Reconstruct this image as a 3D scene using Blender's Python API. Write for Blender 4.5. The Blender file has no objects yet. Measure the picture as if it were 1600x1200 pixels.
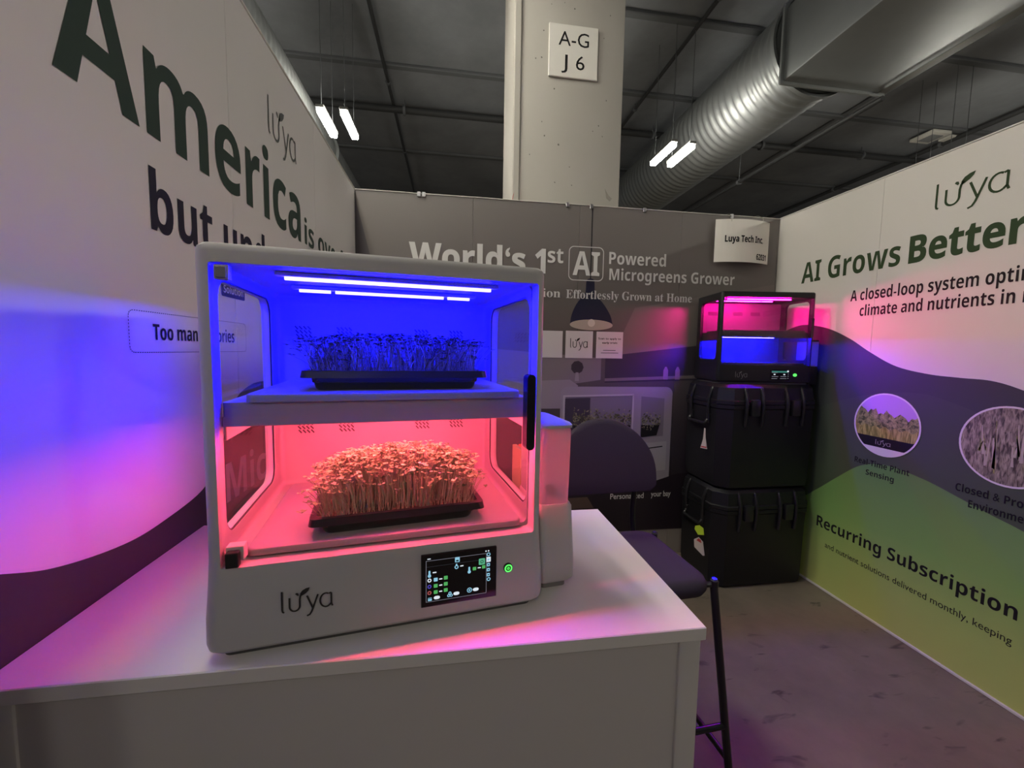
import bpy, bmesh, math, random
from mathutils import Vector, Matrix

# ------------------------------------------------------------------ camera, world, exposure
sc = bpy.context.scene
CAM_H = 1.4682
YAW, PITCH, ROLL, FPX = 0.1466, -0.0802, 0.0164, 639.64


def setup_camera():
    cy, sy, cp, sp = math.cos(YAW), math.sin(YAW), math.cos(PITCH), math.sin(PITCH)
    fwd = Vector((sy * cp, cy * cp, sp)); r0 = Vector((cy, -sy, 0)); u0 = r0.cross(fwd)
    r = math.cos(ROLL) * r0 + math.sin(ROLL) * u0
    u = -math.sin(ROLL) * r0 + math.cos(ROLL) * u0
    cam = bpy.data.cameras.new('camera'); o = bpy.data.objects.new('camera', cam)
    sc.collection.objects.link(o)
    m = Matrix((r, u, -fwd)).transposed().to_4x4(); m.translation = (0, 0, CAM_H)
    o.matrix_world = m
    cam.sensor_width = 36.0; cam.lens = FPX * 36.0 / 1600.0
    cam.clip_start = 0.02; cam.clip_end = 200
    sc.camera = o


setup_camera()
world = bpy.data.worlds.new('hall_air'); sc.world = world; world.use_nodes = True
wb = world.node_tree.nodes['Background']
wb.inputs[0].default_value = (0.86, 0.92, 1.0, 1); wb.inputs[1].default_value = 0.07
sc.view_settings.view_transform = 'Standard'; sc.view_settings.look = 'None'
sc.view_settings.gamma = 1; sc.view_settings.use_curve_mapping = False
sc.view_settings.exposure = 0.0
HALL_LAMP = 110.0          # radiance of the fluorescent tubes
BLUE = (0.0026, 0.0020, 1.0); BLUE_L = 620.0
PINK = (1.0, 0.075, 0.14); PINK_L = 225.0

random.seed(7)
R = math.radians
WX, EX, BY, WT = -0.5956, 2.3233, 2.7117, 2.44        # inner faces: left, right, back wall; wall top
CT = 1.0347                                          # counter top height
CEIL = 5.6


# ------------------------------------------------------------------ helpers
def link(o):
    sc.collection.objects.link(o); return o


def new_obj(name, me, parent=None, loc=None):
    o = bpy.data.objects.new(name, me); link(o)
    if parent: o.parent = parent
    if loc: o.location = loc
    return o


def thing(name, label, cat, loc=(0, 0, 0), rz=0.0, group=None):
    o = bpy.data.objects.new(name, None); link(o)
    o.empty_display_size = 0.05
    o.location = loc; o.rotation_euler = (0, 0, rz)
    return tag(o, label, cat, group)


def tag(o, label, cat, group=None, kind=None):
    o['label'] = label; o['category'] = cat
    if group: o['group'] = group
    if kind: o['kind'] = kind
    return o


def mesh_obj(name, verts, faces, mat, parent=None, smooth=False, mats=None, idx=None):
    me = bpy.data.meshes.new(name)
    me.from_pydata([tuple(v) for v in verts], [], faces)
    for m in (mats or [mat]): me.materials.append(m)
    if idx: me.polygons.foreach_set('material_index', idx)
    if smooth: me.polygons.foreach_set('use_smooth', [True] * len(me.polygons))
    me.update()
    return new_obj(name, me, parent)


def bm_obj(name, bm, mat, parent=None, smooth=False, angle=None):
    bmesh.ops.recalc_face_normals(bm, faces=bm.faces[:])
    me = bpy.data.meshes.new(name); bm.to_mesh(me); bm.free()
    me.materials.append(mat)
    if smooth or angle:
        me.polygons.foreach_set('use_smooth', [True] * len(me.polygons))
        if angle: me.set_sharp_from_angle(angle=R(angle))
    return new_obj(name, me, parent)


def box_bm(x0, x1, y0, y1, z0, z1, bevel=0.0, seg=2):
    bm = bmesh.new()
    bmesh.ops.create_cube(bm, size=1.0, matrix=Matrix.Translation(((x0 + x1) / 2, (y0 + y1) / 2, (z0 + z1) / 2))
                          @ Matrix.Diagonal((x1 - x0, y1 - y0, z1 - z0, 1)))
    if bevel:
        bmesh.ops.bevel(bm, geom=bm.edges[:], offset=bevel, segments=seg, affect='EDGES', profile=0.5)
    return bm


def box(name, x, y, z, mat, parent=None, bevel=0.0, seg=2):
    return bm_obj(name, box_bm(x[0], x[1], y[0], y[1], z[0], z[1], bevel, seg), mat, parent, angle=35 if bevel else None)


def rrect(x0, x1, y0, y1, r, n=6):
    pts = []
    for cx, cy, a0 in ((x1 - r, y0 + r, -90), (x1 - r, y1 - r, 0), (x0 + r, y1 - r, 90), (x0 + r, y0 + r, 180)):
        for i in range(n + 1):
            a = R(a0 + 90.0 * i / n); pts.append((cx + r * math.cos(a), cy + r * math.sin(a)))
    return pts


def loft(rings, cap=True):
    """rings: list of lists of 3D points of equal length -> bmesh"""
    bm = bmesh.new(); vs = [[bm.verts.new(p) for p in ring] for ring in rings]
    n = len(vs[0])
    for a, b in zip(vs, vs[1:]):
        for i in range(n):
            bm.faces.new((a[i], a[(i + 1) % n], b[(i + 1) % n], b[i]))
    if cap:
        bm.faces.new(list(reversed(vs[0]))); bm.faces.new(vs[-1])
    return bm


def plate_bm(x0, x1, y0, y1, z0, z1, r, n=6, ch=0.0):
    """rounded-rectangle slab lying flat (in xy), optional small top chamfer"""
    rings = [[(x, y, z0) for x, y in rrect(x0, x1, y0, y1, r, n)]]
    if ch:
        rings.append([(x, y, z1 - ch) for x, y in rrect(x0, x1, y0, y1, r, n)])
        rings.append([(x, y, z1 - ch * .3) for x, y in rrect(x0 + ch * .3, x1 - ch * .3, y0 + ch * .3, y1 - ch * .3, r, n)])
        rings.append([(x, y, z1) for x, y in rrect(x0 + ch, x1 - ch, y0 + ch, y1 - ch, max(r - ch, 1e-4), n)])
    else:
        rings.append([(x, y, z1) for x, y in rrect(x0, x1, y0, y1, r, n)])
    return loft(rings)


def upright_bm(x0, x1, y0, y1, z0, z1, r, axis, n=6):
    """rounded rect prism. axis 'y': shape in xz, extruded over y; axis 'x': shape in yz extruded over x"""
    if axis == 'y':
        s = rrect(x0, x1, z0, z1, r, n)
        return loft([[(a, y0, b) for a, b in s], [(a, y1, b) for a, b in s]])
    s = rrect(y0, y1, z0, z1, r, n)
    return loft([[(x0, a, b) for a, b in s], [(x1, a, b) for a, b in s]])


def tube_data(pts, r, sides=10, radii=None):
    pts = [Vector(p) for p in pts]; V = []; F = []
    t0 = (pts[1] - pts[0]).normalized()
    ref = Vector((0, 0, 1)) if abs(t0.z) < .9 else Vector((1, 0, 0))
    nrm = t0.cross(ref).normalized()
    for i, p in enumerate(pts):
        if i == 0: t = t0
        elif i == len(pts) - 1: t = (pts[i] - pts[i - 1]).normalized()
        else: t = ((pts[i + 1] - pts[i]).normalized() + (pts[i] - pts[i - 1]).normalized()).normalized()
        nrm = (nrm - t * nrm.dot(t)).normalized(); b = t.cross(nrm)
        rr = radii[i] if radii else r
        for k in range(sides):
            a = 2 * math.pi * k / sides
            V.append(p + rr * (math.cos(a) * nrm + math.sin(a) * b))
    for i in range(len(pts) - 1):
        for k in range(sides):
            k2 = (k + 1) % sides
            F.append((i * sides + k, i * sides + k2, (i + 1) * sides + k2, (i + 1) * sides + k))
    F.append(tuple(reversed(range(sides)))); F.append(tuple(range((len(pts) - 1) * sides, len(pts) * sides)))
    return V, F


def tube(name, pts, r, mat, parent=None, sides=12, radii=None):
    V, F = tube_data(pts, r, sides, radii)
    o = mesh_obj(name, V, F, mat, parent, smooth=True)
    o.data.set_sharp_from_angle(angle=R(50))
    return o


def fillet(pts, r, n=5):
    """round the corners of a polyline"""
    pts = [Vector(p) for p in pts]; out = [pts[0]]
    for a, b, c in zip(pts, pts[1:], pts[2:]):
        d1 = (a - b); d2 = (c - b); k = min(r, d1.length * .45, d2.length * .45)
        p1 = b + d1.normalized() * k; p2 = b + d2.normalized() * k
        for i in range(n + 1):
            t = i / n; out.append((1 - t) ** 2 * p1 + 2 * t * (1 - t) * b + t * t * p2)
    out.append(pts[-1]); return out


def boolean_cut(bm_body, cutters):
    body = bm_to_tmp(bm_body); tmp = [body]
    for c in cutters:
        co = bm_to_tmp(c); tmp.append(co)
        md = body.modifiers.new('cut', 'BOOLEAN'); md.operation = 'DIFFERENCE'; md.object = co; md.solver = 'EXACT'
    dg = bpy.context.evaluated_depsgraph_get(); dg.update()
    me = bpy.data.meshes.new_from_object(body.evaluated_get(dg))
    for o in tmp:
        m = o.data; bpy.data.objects.remove(o); bpy.data.meshes.remove(m)
    return me


def bm_to_tmp(bm):
    bmesh.ops.recalc_face_normals(bm, faces=bm.faces[:])
    me = bpy.data.meshes.new('tmp'); bm.to_mesh(me); bm.free()
    return link(bpy.data.objects.new('tmp', me))


# ------------------------------------------------------------------ materials
MATS = {}


def mat(name, col, rough=.5, metal=0.0, spec=.5, noise=None, bump=None, emit=None, es=0.0):
    if name in MATS: return MATS[name]
    m = bpy.data.materials.new(name); m.use_nodes = True; nt = m.node_tree
    p = nt.nodes['Principled BSDF']
    p.inputs['Base Color'].default_value = (*col, 1); p.inputs['Roughness'].default_value = rough
    p.inputs['Metallic'].default_value = metal; p.inputs['Specular IOR Level'].default_value = spec
    if emit:
        p.inputs['Emission Color'].default_value = (*emit, 1); p.inputs['Emission Strength'].default_value = es
    if noise or bump:
        tc = nt.nodes.new('ShaderNodeTexCoord')
    if noise:
        sc_, amt, col2 = noise
        n = nt.nodes.new('ShaderNodeTexNoise'); n.inputs['Scale'].default_value = sc_; n.inputs['Detail'].default_value = 6
        n.inputs['Roughness'].default_value = .62
        rmp = nt.nodes.new('ShaderNodeMapRange'); rmp.inputs[1].default_value = .35; rmp.inputs[2].default_value = .7
        rmp.inputs[3].default_value = 0; rmp.inputs[4].default_value = amt
        mx = nt.nodes.new('ShaderNodeMix'); mx.data_type = 'RGBA'
        mx.inputs[6].default_value = (*col, 1); mx.inputs[7].default_value = (*col2, 1)
        nt.links.new(tc.outputs['Object'], n.inputs['Vector']); nt.links.new(n.outputs['Fac'], rmp.inputs[0])
        nt.links.new(rmp.outputs[0], mx.inputs[0]); nt.links.new(mx.outputs[2], p.inputs['Base Color'])
    if bump:
        sc_, st, dist = bump
        n = nt.nodes.new('ShaderNodeTexNoise'); n.inputs['Scale'].default_value = sc_; n.inputs['Detail'].default_value = 3
        b = nt.nodes.new('ShaderNodeBump'); b.inputs['Strength'].default_value = st; b.inputs['Distance'].default_value = dist
        nt.links.new(tc.outputs['Object'], n.inputs['Vector']); nt.links.new(n.outputs['Fac'], b.inputs['Height'])
        nt.links.new(b.outputs[0], p.inputs['Normal'])
    MATS[name] = m; return m


def emit_mat(name, col, s):
    if name in MATS: return MATS[name]
    m = bpy.data.materials.new(name); m.use_nodes = True; nt = m.node_tree; nt.nodes.clear()
    e = nt.nodes.new('ShaderNodeEmission'); o = nt.nodes.new('ShaderNodeOutputMaterial')
    e.inputs[0].default_value = (*col, 1); e.inputs[1].default_value = s
    nt.links.new(e.outputs[0], o.inputs[0]); MATS[name] = m; return m


def glass_mat(name, tint=(1, 1, 1), ior=1.45, haze=0.0, haze_col=(.8, .8, .8)):
    """thin clear sheet: see-through, Fresnel reflection, optional milky haze"""
    if name in MATS: return MATS[name]
    m = bpy.data.materials.new(name); m.use_nodes = True; nt = m.node_tree; nt.nodes.clear()
    out = nt.nodes.new('ShaderNodeOutputMaterial'); tr = nt.nodes.new('ShaderNodeBsdfTransparent')
    gl = nt.nodes.new('ShaderNodeBsdfGlossy'); fr = nt.nodes.new('ShaderNodeLayerWeight'); mx = nt.nodes.new('ShaderNodeMixShader')
    tr.inputs[0].default_value = (*tint, 1); gl.inputs['Roughness'].default_value = .02; fr.inputs[0].default_value = .5
    pw = nt.nodes.new('ShaderNodeMath'); pw.operation = 'POWER'; pw.inputs[1].default_value = 5.0      # Schlick curve for a thin sheet
    ma = nt.nodes.new('ShaderNodeMath'); ma.operation = 'MULTIPLY_ADD'; ma.inputs[1].default_value = .6; ma.inputs[2].default_value = .025
    nt.links.new(fr.outputs['Facing'], pw.inputs[0]); nt.links.new(pw.outputs[0], ma.inputs[0])
    nt.links.new(ma.outputs[0], mx.inputs[0]); nt.links.new(tr.outputs[0], mx.inputs[1]); nt.links.new(gl.outputs[0], mx.inputs[2])
    last = mx
    if haze:
        df = nt.nodes.new('ShaderNodeBsdfDiffuse'); tl = nt.nodes.new('ShaderNodeBsdfTranslucent'); ad = nt.nodes.new('ShaderNodeMixShader')
        df.inputs[0].default_value = (*haze_col, 1); tl.inputs[0].default_value = (*haze_col, 1); ad.inputs[0].default_value = .5
        nt.links.new(df.outputs[0], ad.inputs[1]); nt.links.new(tl.outputs[0], ad.inputs[2])
        m2 = nt.nodes.new('ShaderNodeMixShader'); m2.inputs[0].default_value = haze
        nt.links.new(mx.outputs[0], m2.inputs[1]); nt.links.new(ad.outputs[0], m2.inputs[2]); last = m2
    nt.links.new(last.outputs[0], out.inputs[0]); MATS[name] = m; return m


def ramp_mat(name, axis, stops, rough=.55, spec=.25, noise=0.0, nscale=3.0):
    """print whose ink runs from one colour to the next along an axis (object coordinates in metres)"""
    if name in MATS: return MATS[name]
    m = bpy.data.materials.new(name); m.use_nodes = True; nt = m.node_tree; p = nt.nodes['Principled BSDF']
    p.inputs['Roughness'].default_value = rough; p.inputs['Specular IOR Level'].default_value = spec
    tc = nt.nodes.new('ShaderNodeTexCoord'); sx = nt.nodes.new('ShaderNodeSeparateXYZ')
    mr = nt.nodes.new('ShaderNodeMapRange'); cr = nt.nodes.new('ShaderNodeValToRGB')
    lo, hi = stops[0][0], stops[-1][0]
    mr.inputs[1].default_value = lo; mr.inputs[2].default_value = hi
    nt.links.new(tc.outputs['Object'], sx.inputs[0]); 
    src = sx.outputs[axis]
    if noise:
        n = nt.nodes.new('ShaderNodeTexNoise'); n.inputs['Scale'].default_value = nscale; n.inputs['Detail'].default_value = 4
        nt.links.new(tc.outputs['Object'], n.inputs['Vector'])
        ma = nt.nodes.new('ShaderNodeMath'); ma.operation = 'MULTIPLY_ADD'; ma.inputs[1].default_value = noise
        nt.links.new(n.outputs['Fac'], ma.inputs[0]); nt.links.new(src, ma.inputs[2]); src = ma.outputs[0]
    nt.links.new(src, mr.inputs[0]); nt.links.new(mr.outputs[0], cr.inputs[0]); nt.links.new(cr.outputs[0], p.inputs['Base Color'])
    el = cr.color_ramp.elements
    el[0].position = 0; el[0].color = (*stops[0][1], 1); el[1].position = 1; el[1].color = (*stops[-1][1], 1)
    for s, c in stops[1:-1]:
        e = el.new((s - lo) / (hi - lo)); e.color = (*c, 1)
    MATS[name] = m; return m


white_print = mat('white_banner_fabric', (.76, .74, .72), .6, spec=.25, bump=(3.0, .08, .02))
off_white_print = mat('warm_white_banner', (.74, .71, .66), .6, spec=.25, bump=(3.0, .08, .02))
ink_green = mat('ink_dark_green', (.035, .062, .05), .6, spec=.2)
ink_forest = mat('ink_forest_green', (.040, .068, .030), .6, spec=.2)
ink_navy = mat('ink_navy', (.022, .022, .045), .6, spec=.2)
ink_black = mat('ink_black', (.015, .015, .016), .6, spec=.2)
ink_grey = mat('ink_mid_grey', (.12, .12, .12), .6, spec=.2)
ink_white = mat('ink_white', (.72, .71, .69), .6, spec=.2)
plastic_white = mat('white_plastic', (.56, .55, .54), .42, spec=.35)
inner_dim = mat('darkened_chamber_plastic', (.34, .33, .325), .45, spec=.3)  # housing plastic darkened inside to hold down the LED brightness
plastic_black = mat('black_plastic', (.012, .012, .014), .4, spec=.4)
plastic_dark = mat('dark_trim', (.02, .018, .02), .35, spec=.4)
glass = glass_mat('clear_glass')
alu = mat('brushed_aluminium', (.5, .5, .52), .35, .9)
wire = mat('bent_wire', (.55, .53, .48), .3, 1.0)


# ------------------------------------------------------------------ lettering and flat print
def sansb(s):
    o = ''
    for c in s:
        if 'A' <= c <= 'Z': o += chr(0x1D5D4 + ord(c) - 65)
        elif 'a' <= c <= 'z': o += chr(0x1D5EE + ord(c) - 97)
        elif '0' <= c <= '9': o += chr(0x1D7EC + ord(c) - 48)
        else: o += c
    return o


def serifb(s):
    o = ''
    for c in s:
        if 'A' <= c <= 'Z': o += chr(0x1D400 + ord(c) - 65)
        elif 'a' <= c <= 'z': o += chr(0x1D41A + ord(c) - 97)
        else: o += c
    return o


STY = {'bold': (sansb, 0.0), 'serif': (serifb, 0.0), 'plain': (lambda s: s, 0.0), 'semi': (lambda s: s, 0.012), 'heavy': (sansb, 0.014)}
_tc = {}


def text_mesh(s, style):
    key = (s, style)
    if key not in _tc:
        fn, off = STY[style]
        c = bpy.data.curves.new('t', 'FONT'); c.body = fn(s); c.offset = off; c.resolution_u = 3
        o = link(bpy.data.objects.new('t', c))
        dg = bpy.context.evaluated_depsgraph_get(); dg.update()
        me = bpy.data.meshes.new_from_object(o.evaluated_get(dg))
        V = [v.co.copy() for v in me.vertices]; F = [tuple(p.vertices) for p in me.polygons]
        bpy.data.objects.remove(o); bpy.data.curves.remove(c); bpy.data.meshes.remove(me)
        _tc[key] = (V, F)
    return _tc[key]


def frame_left(off): return lambda s, z: (WX + off, s, z)
def frame_right(off): return lambda s, z: (EX - off, -s, z)          # s = -y grows to the reader's right
def frame_back(off): return lambda s, z: (s, BY - off, z)


def lettering(name, frame, s, style, s0, base, cap, s1=None, ref=None, m=ink_black, parent=None):
    """text from s0 to s1 (or sized so that its leading part `ref` ends at s1) with a given cap height"""
    V, F = text_mesh(s, style)
    rv = text_mesh(ref, style)[0] if ref else V
    a = min(v.x for v in rv); b = max(v.x for v in rv)
    hv = text_mesh('H', style)[0]; ch = max(v.y for v in hv)
    ky = cap / ch; kx = (s1 - s0) / (b - a) if s1 is not None else ky
    return mesh_obj(name, [frame(s0 + (v.x - a) * kx, base + v.y * ky) for v in V], F, m, parent)


def poly(name, frame, pts, m, parent=None):
    return mesh_obj(name, [frame(a, b) for a, b in pts], [tuple(range(len(pts)))], m, parent)


def ribbon(pts, w):
    """flat stroke with round-ish ends along a 2D polyline -> verts, faces"""
    P = [Vector(p) for p in pts]; V = []; F = []
    for i, p in enumerate(P):
        t = (P[min(i + 1, len(P) - 1)] - P[max(i - 1, 0)]).normalized(); n = Vector((-t.y, t.x)) * w / 2
        V += [p + n, p - n]
    for i in range(len(P) - 1): F.append((2 * i, 2 * i + 1, 2 * i + 3, 2 * i + 2))
    return V, F


def arc(cx, cy, rx, ry, a0, a1, n=14):
    return [(cx + rx * math.cos(R(a0 + (a1 - a0) * i / n)), cy + ry * math.sin(R(a0 + (a1 - a0) * i / n))) for i in range(n + 1)]


def logo_data():
    """the word mark: thin l, u sprouting a leaf, y, a. Unit: l is 1 high, whole word 2.05 wide"""
    w = .075
    strokes = [
        [(.04, 1.0), (.04, .12), (.06, .03), (.12, 0)],
        [(.33, .66), (.33, .26)] + arc(.53, .24, .20, .24, 180, 360)[1:] + [(.73, .52), (.76, .68), (.84, .80)],
        [(1.02, .66), (1.24, .04)],
        [(1.46, .66), (1.20, -.12), (1.12, -.26), (1.0, -.31)],
        arc(1.78, .33, .235, .33, 62, 300) ,
        [(2.0, .66), (2.0, .14), (2.05, 0)],
        [(1.90, .62), (2.0, .66)],
        [(1.90, .04), (2.0, .16)],
    ]
    V = []; F = []
    for s in strokes:
        v, f = ribbon(s, w); k = len(V); V += v; F += [tuple(i + k for i in q) for q in f]
    leaf = [(.74, .66), (.76, .82), (.84, .94), (.98, 1.02), (1.14, 1.05), (1.10, .92), (1.0, .80), (.88, .72)]
    k = len(V); V += [Vector(p) for p in leaf]; F.append(tuple(range(k, k + len(leaf))))
    bud = [(.56, .80), (.60, .86), (.67, .84), (.70, .74), (.66, .70)]
    k = len(V); V += [Vector(p) for p in bud]; F.append(tuple(range(k, k + len(bud))))
    return V, F


LOGO = logo_data()


def logo(name, frame, s0, s1, z0, hl, m, parent):
    V, F = LOGO; kx = (s1 - s0) / 2.09
    return mesh_obj(name, [frame(s0 + v.x * kx, z0 + v.y * hl) for v in V], F, m, parent)


def circle_pts(cx, cy, r, n=40): return [(cx + r * math.cos(2 * math.pi * i / n), cy + r * math.sin(2 * math.pi * i / n)) for i in range(n)]


def ring(name, frame, cx, cy, r0, r1, m, parent, n=48):
    a = circle_pts(cx, cy, r0, n); b = circle_pts(cx, cy, r1, n)
    F = [(i, (i + 1) % n, n + (i + 1) % n, n + i) for i in range(n)]
    return mesh_obj(name, [frame(*p) for p in a + b], F, m, parent)


def smooth2(pts, n=8):
    """Catmull-Rom through 2D points"""
    P = [Vector(p) for p in pts]; P = [2 * P[0] - P[1]] + P + [2 * P[-1] - P[-2]]; out = []
    for i in range(1, len(P) - 2):
        for k in range(n):
            t = k / n; a, b, c, d = P[i - 1:i + 3]
            out.append(.5 * ((2 * b) + (c - a) * t + (2 * a - 5 * b + 4 * c - d) * t * t + (3 * b - a - 3 * c + d) * t ** 3))
    out.append(P[-2]); return [(v.x, v.y) for v in out]


# ------------------------------------------------------------------ hall: floor, ceiling, pillar, ducts, lamps
def concrete_floor():
    m = bpy.data.materials.new('worn_concrete'); m.use_nodes = True; nt = m.node_tree; p = nt.nodes['Principled BSDF']
    tc = nt.nodes.new('ShaderNodeTexCoord')
    n1 = nt.nodes.new('ShaderNodeTexNoise'); n1.inputs['Scale'].default_value = 1.6; n1.inputs['Detail'].default_value = 8; n1.inputs['Roughness'].default_value = .65
    mp = nt.nodes.new('ShaderNodeMapping'); mp.inputs['Scale'].default_value = (2.6, 8, 1); mp.inputs['Rotation'].default_value = (0, 0, .5)
    n2 = nt.nodes.new('ShaderNodeTexNoise'); n2.inputs['Scale'].default_value = 2.0; n2.inputs['Detail'].default_value = 3; n2.inputs['Distortion'].default_value = .6
    r1 = nt.nodes.new('ShaderNodeValToRGB'); r1.color_ramp.elements[0].position = .3; r1.color_ramp.elements[0].color = (.145, .12, .09, 1)
    r1.color_ramp.elements[1].position = .72; r1.color_ramp.elements[1].color = (.25, .21, .16, 1)
    r2 = nt.nodes.new('ShaderNodeMapRange'); r2.inputs[1].default_value = .63; r2.inputs[2].default_value = .72; r2.inputs[3].default_value = 1; r2.inputs[4].default_value = .40
    mu = nt.nodes.new('ShaderNodeMix'); mu.data_type = 'RGBA'; mu.blend_type = 'MULTIPLY'; mu.inputs[0].default_value = 1
    nt.links.new(tc.outputs['Object'], n1.inputs['Vector']); nt.links.new(tc.outputs['Object'], mp.inputs[0]); nt.links.new(mp.outputs[0], n2.inputs['Vector'])
    nt.links.new(n1.outputs['Fac'], r1.inputs[0]); nt.links.new(n2.outputs['Fac'], r2.inputs[0])
    nt.links.new(r1.outputs[0], mu.inputs[6]); nt.links.new(r2.outputs[0], mu.inputs[7]); nt.links.new(mu.outputs[2], p.inputs['Base Color'])
    p.inputs['Roughness'].default_value = .55; p.inputs['Specular IOR Level'].default_value = .3
    return m


fl = box('floor', (-14, 17), (-14, 19), (-.1, 0), concrete_floor()); fl['kind'] = 'structure'
ceil_m = mat('dark_sprayed_concrete', (.30, .315, .34), .8, spec=.2, noise=(1.3, .55, (.17, .18, .195)), bump=(4.0, .4, .03))
ce = box('ceiling', (-14, 17), (-14, 19), (CEIL, CEIL + .2), ceil_m); ce['kind'] = 'structure'
joint_m = mat('ceiling_joint', (.15, .158, .17), .8)
for y in (5.05, 6.5, 9.1):          # shallow concrete ribs across the ceiling
    o = box('rib', (-14, 17), (y - .05, y + .05), (CEIL - .05, CEIL), joint_m, ce, .01, 1)
for x in (-3.4, 6.6):
    o = box('rib', (x - .04, x + .04), (-4, 19), (CEIL - .03, CEIL), joint_m, ce, .01, 1)

# pillar behind the back wall
pl_m = mat('painted_pillar', (.47, .45, .405), .6, spec=.25, noise=(2.0, .35, (.41, .39, .34)))
spot_m = mat('chipped_paint', (.14, .13, .115), .8)
pil = thing('concrete_pillar', 'square cream painted concrete pillar rising behind the grey banner', 'pillar', (.395, 2.85, 0))
box('shaft', (0, .77), (0, .5), (0, CEIL), pl_m, pil, .012, 2)
box('corner_guard', (.006, .05), (-.012, 0), (0, CEIL), pl_m, pil, .004, 1)
chips = [(.25, 3.77), (.20, 3.60), (.15, 3.42), (.28, 3.24), (.19, 3.43), (.62, 3.60), (.56, 2.99), (.60, 3.03), (.63, 2.96), (.20, 3.02), (.32, 2.88),
         (.40, 2.74), (.12, 2.80), (.42, 2.62), (.65, 3.2), (.66, 3.75), (.34, 3.79), (.41, 3.76), (.30, 2.63), (.22, 2.93)]
for i, (x, z) in enumerate(chips):
    r = random.uniform(.003, .0065); ph = random.random() * 6
    pts = [(x + r * random.uniform(.6, 1.3) * math.cos(ph + a * .9), -.0012, z + r * random.uniform(.6, 1.4) * math.sin(ph + a * .9)) for a in range(7)]
    mesh_obj('paint_chip', pts, [tuple(range(7))], spot_m, pil)
mesh_obj('paint_chip', [(.66, -.0012, 2.615), (.69, -.0012, 2.57), (.715, -.0012, 2.55), (.70, -.0012, 2.53), (.675, -.0012, 2.55)], [(0, 1, 2, 3, 4)], mat('torn_tape', (.3, .28, .24), .7), pil)
tube('red_cord', [(.0, -.006, 2.45), (.012, -.01, 2.52), (.022, -.008, 2.57)], .003, mat('red_cord', (.45, .03, .03), .5), pil, 6)

sg = thing('pillar_sign', 'square white location plate A-G J 6 on the cream pillar', 'sign', (.63, 2.848, 3.312))
plate_m = mat('sign_plate', (.78, .76, .70), .45)
box('plate', (0, .34), (-.014, 0), (0, .335), plate_m, sg, .003, 1)
fs = lambda s, z: (s, -.0148, z)
lettering('lettering', fs, 'A-G', 'plain', .065, .20, .088, .275, m=ink_black, parent=sg)
lettering('lettering', fs, 'J', 'plain', .088, .055, .088, .130, m=ink_black, parent=sg)
lettering('lettering', fs, '6', 'plain', .188, .055, .088, .248, m=ink_black, parent=sg)

duct_m = mat('galvanised_steel', (.40, .42, .425), .52, .7, noise=(1.2, .5, (.28, .30, .30)))


def spiral_duct(name, label, cx, cz, r, y0, y1, pitch):
    root = thing(name, label, 'duct', (cx, y0, cz))
    n = int((y1 - y0) / pitch) * 4; rings = []
    for i in range(n + 1):
        y = (y1 - y0) * i / n; rr = r + (.014, .004, -.010, .004)[i % 4]
        rings.append([(rr * math.cos(2 * math.pi * k / 40), y, rr * math.sin(2 * math.pi * k / 40)) for k in range(40)])
    bm_obj('ribbed_pipe', loft(rings), duct_m, root, angle=70)
    for y in (0.0, (y1 - y0) * .5):
        g = [[((r + d) * math.cos(2 * math.pi * k / 40), y + dy, (r + d) * math.sin(2 * math.pi * k / 40)) for k in range(40)]
             for d, dy in ((.0, 0), (.045, 0), (.045, .05), (.0, .05))]
        bm_obj('flange', loft(g, cap=False), duct_m, root, angle=40)
    for y in (.8, (y1 - y0) * .6):
        tube('hanger_rod', [(0, y, r), (0, y, CEIL - cz)], .008, joint_m, root, 6)
    return root


spiral_duct('spiral_duct', 'large ribbed galvanised duct running away above the back wall', 4.02, 4.93, .52, 4.3, 14.0, .12)
spiral_duct('spiral_duct', 'slim ribbed galvanised duct just over the top of the left wall', -2.07, 4.42, .33, .5, 13.0, .11)
rd = thing('rectangular_duct', 'smooth rectangular sheet metal duct overhead at the upper right', 'duct', (3.50, 0, 4.4))
box('duct_body', (0, 1.24), (-5, 4.2), (0, .75), duct_m, rd, .02, 2)
box('corner_flange', (1.17, 1.27), (-5, 4.17), (-.012, .06), mat('bright_steel', (.6, .62, .62), .25, 1.0), rd, .004, 1)
for y in (-1.2, 1.45, 2.75, 4.17):
    box('joint_flange', (-.035, 1.275), (y, y + .03), (-.03, .78), duct_m, rd, .005, 1)


def ceiling_pipe(label, pts, r, m):
    t = thing('ceiling_pipe', label, 'pipe', pts[0]); o = Vector(pts[0])
    loc = [Vector(p) - o for p in pts]
    tube('pipe_run', loc, r, m, t, 10)
    L = (loc[-1] - loc[0])
    for k in range(1, int(L.length / 2.2)):
        p = loc[0] + L.normalized() * (2.2 * k)
        tube('clamp', [p - L.normalized() * .02, p + L.normalized() * .02], r * 1.5, joint_m, t, 10)
        tube('hanger_rod', [p, (p.x, p.y, CEIL - o.z)], .006, joint_m, t, 6)


pipe_m = mat('painted_pipe', (.05, .052, .055), .6)
ceiling_pipe('thick dark pipe crossing the ceiling from side to side beyond the pillar', [(-14, 7.36, 5.44), (17, 7.36, 5.44)], .055, pipe_m)
ceiling_pipe('thin dark conduit running away across the ceiling left of the pillar', [(-.98, -2, 5.52), (-.98, 18, 5.52)], .025, pipe_m)
ceiling_pipe('thin dark conduit running away just right of the pillar', [(3.0, -2, 5.52), (3.0, 18, 5.52)], .025, pipe_m)
ceiling_pipe('thin dark conduit hung beside the big ribbed duct', [(4.5, 3.95, 4.2), (4.5, 18, 4.2)], .028, pipe_m)
ceiling_pipe('dark conduit running above the right wall far under the ceiling', [(9.1, -2, 5.48), (9.1, 18, 5.48)], .04, pipe_m)

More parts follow.
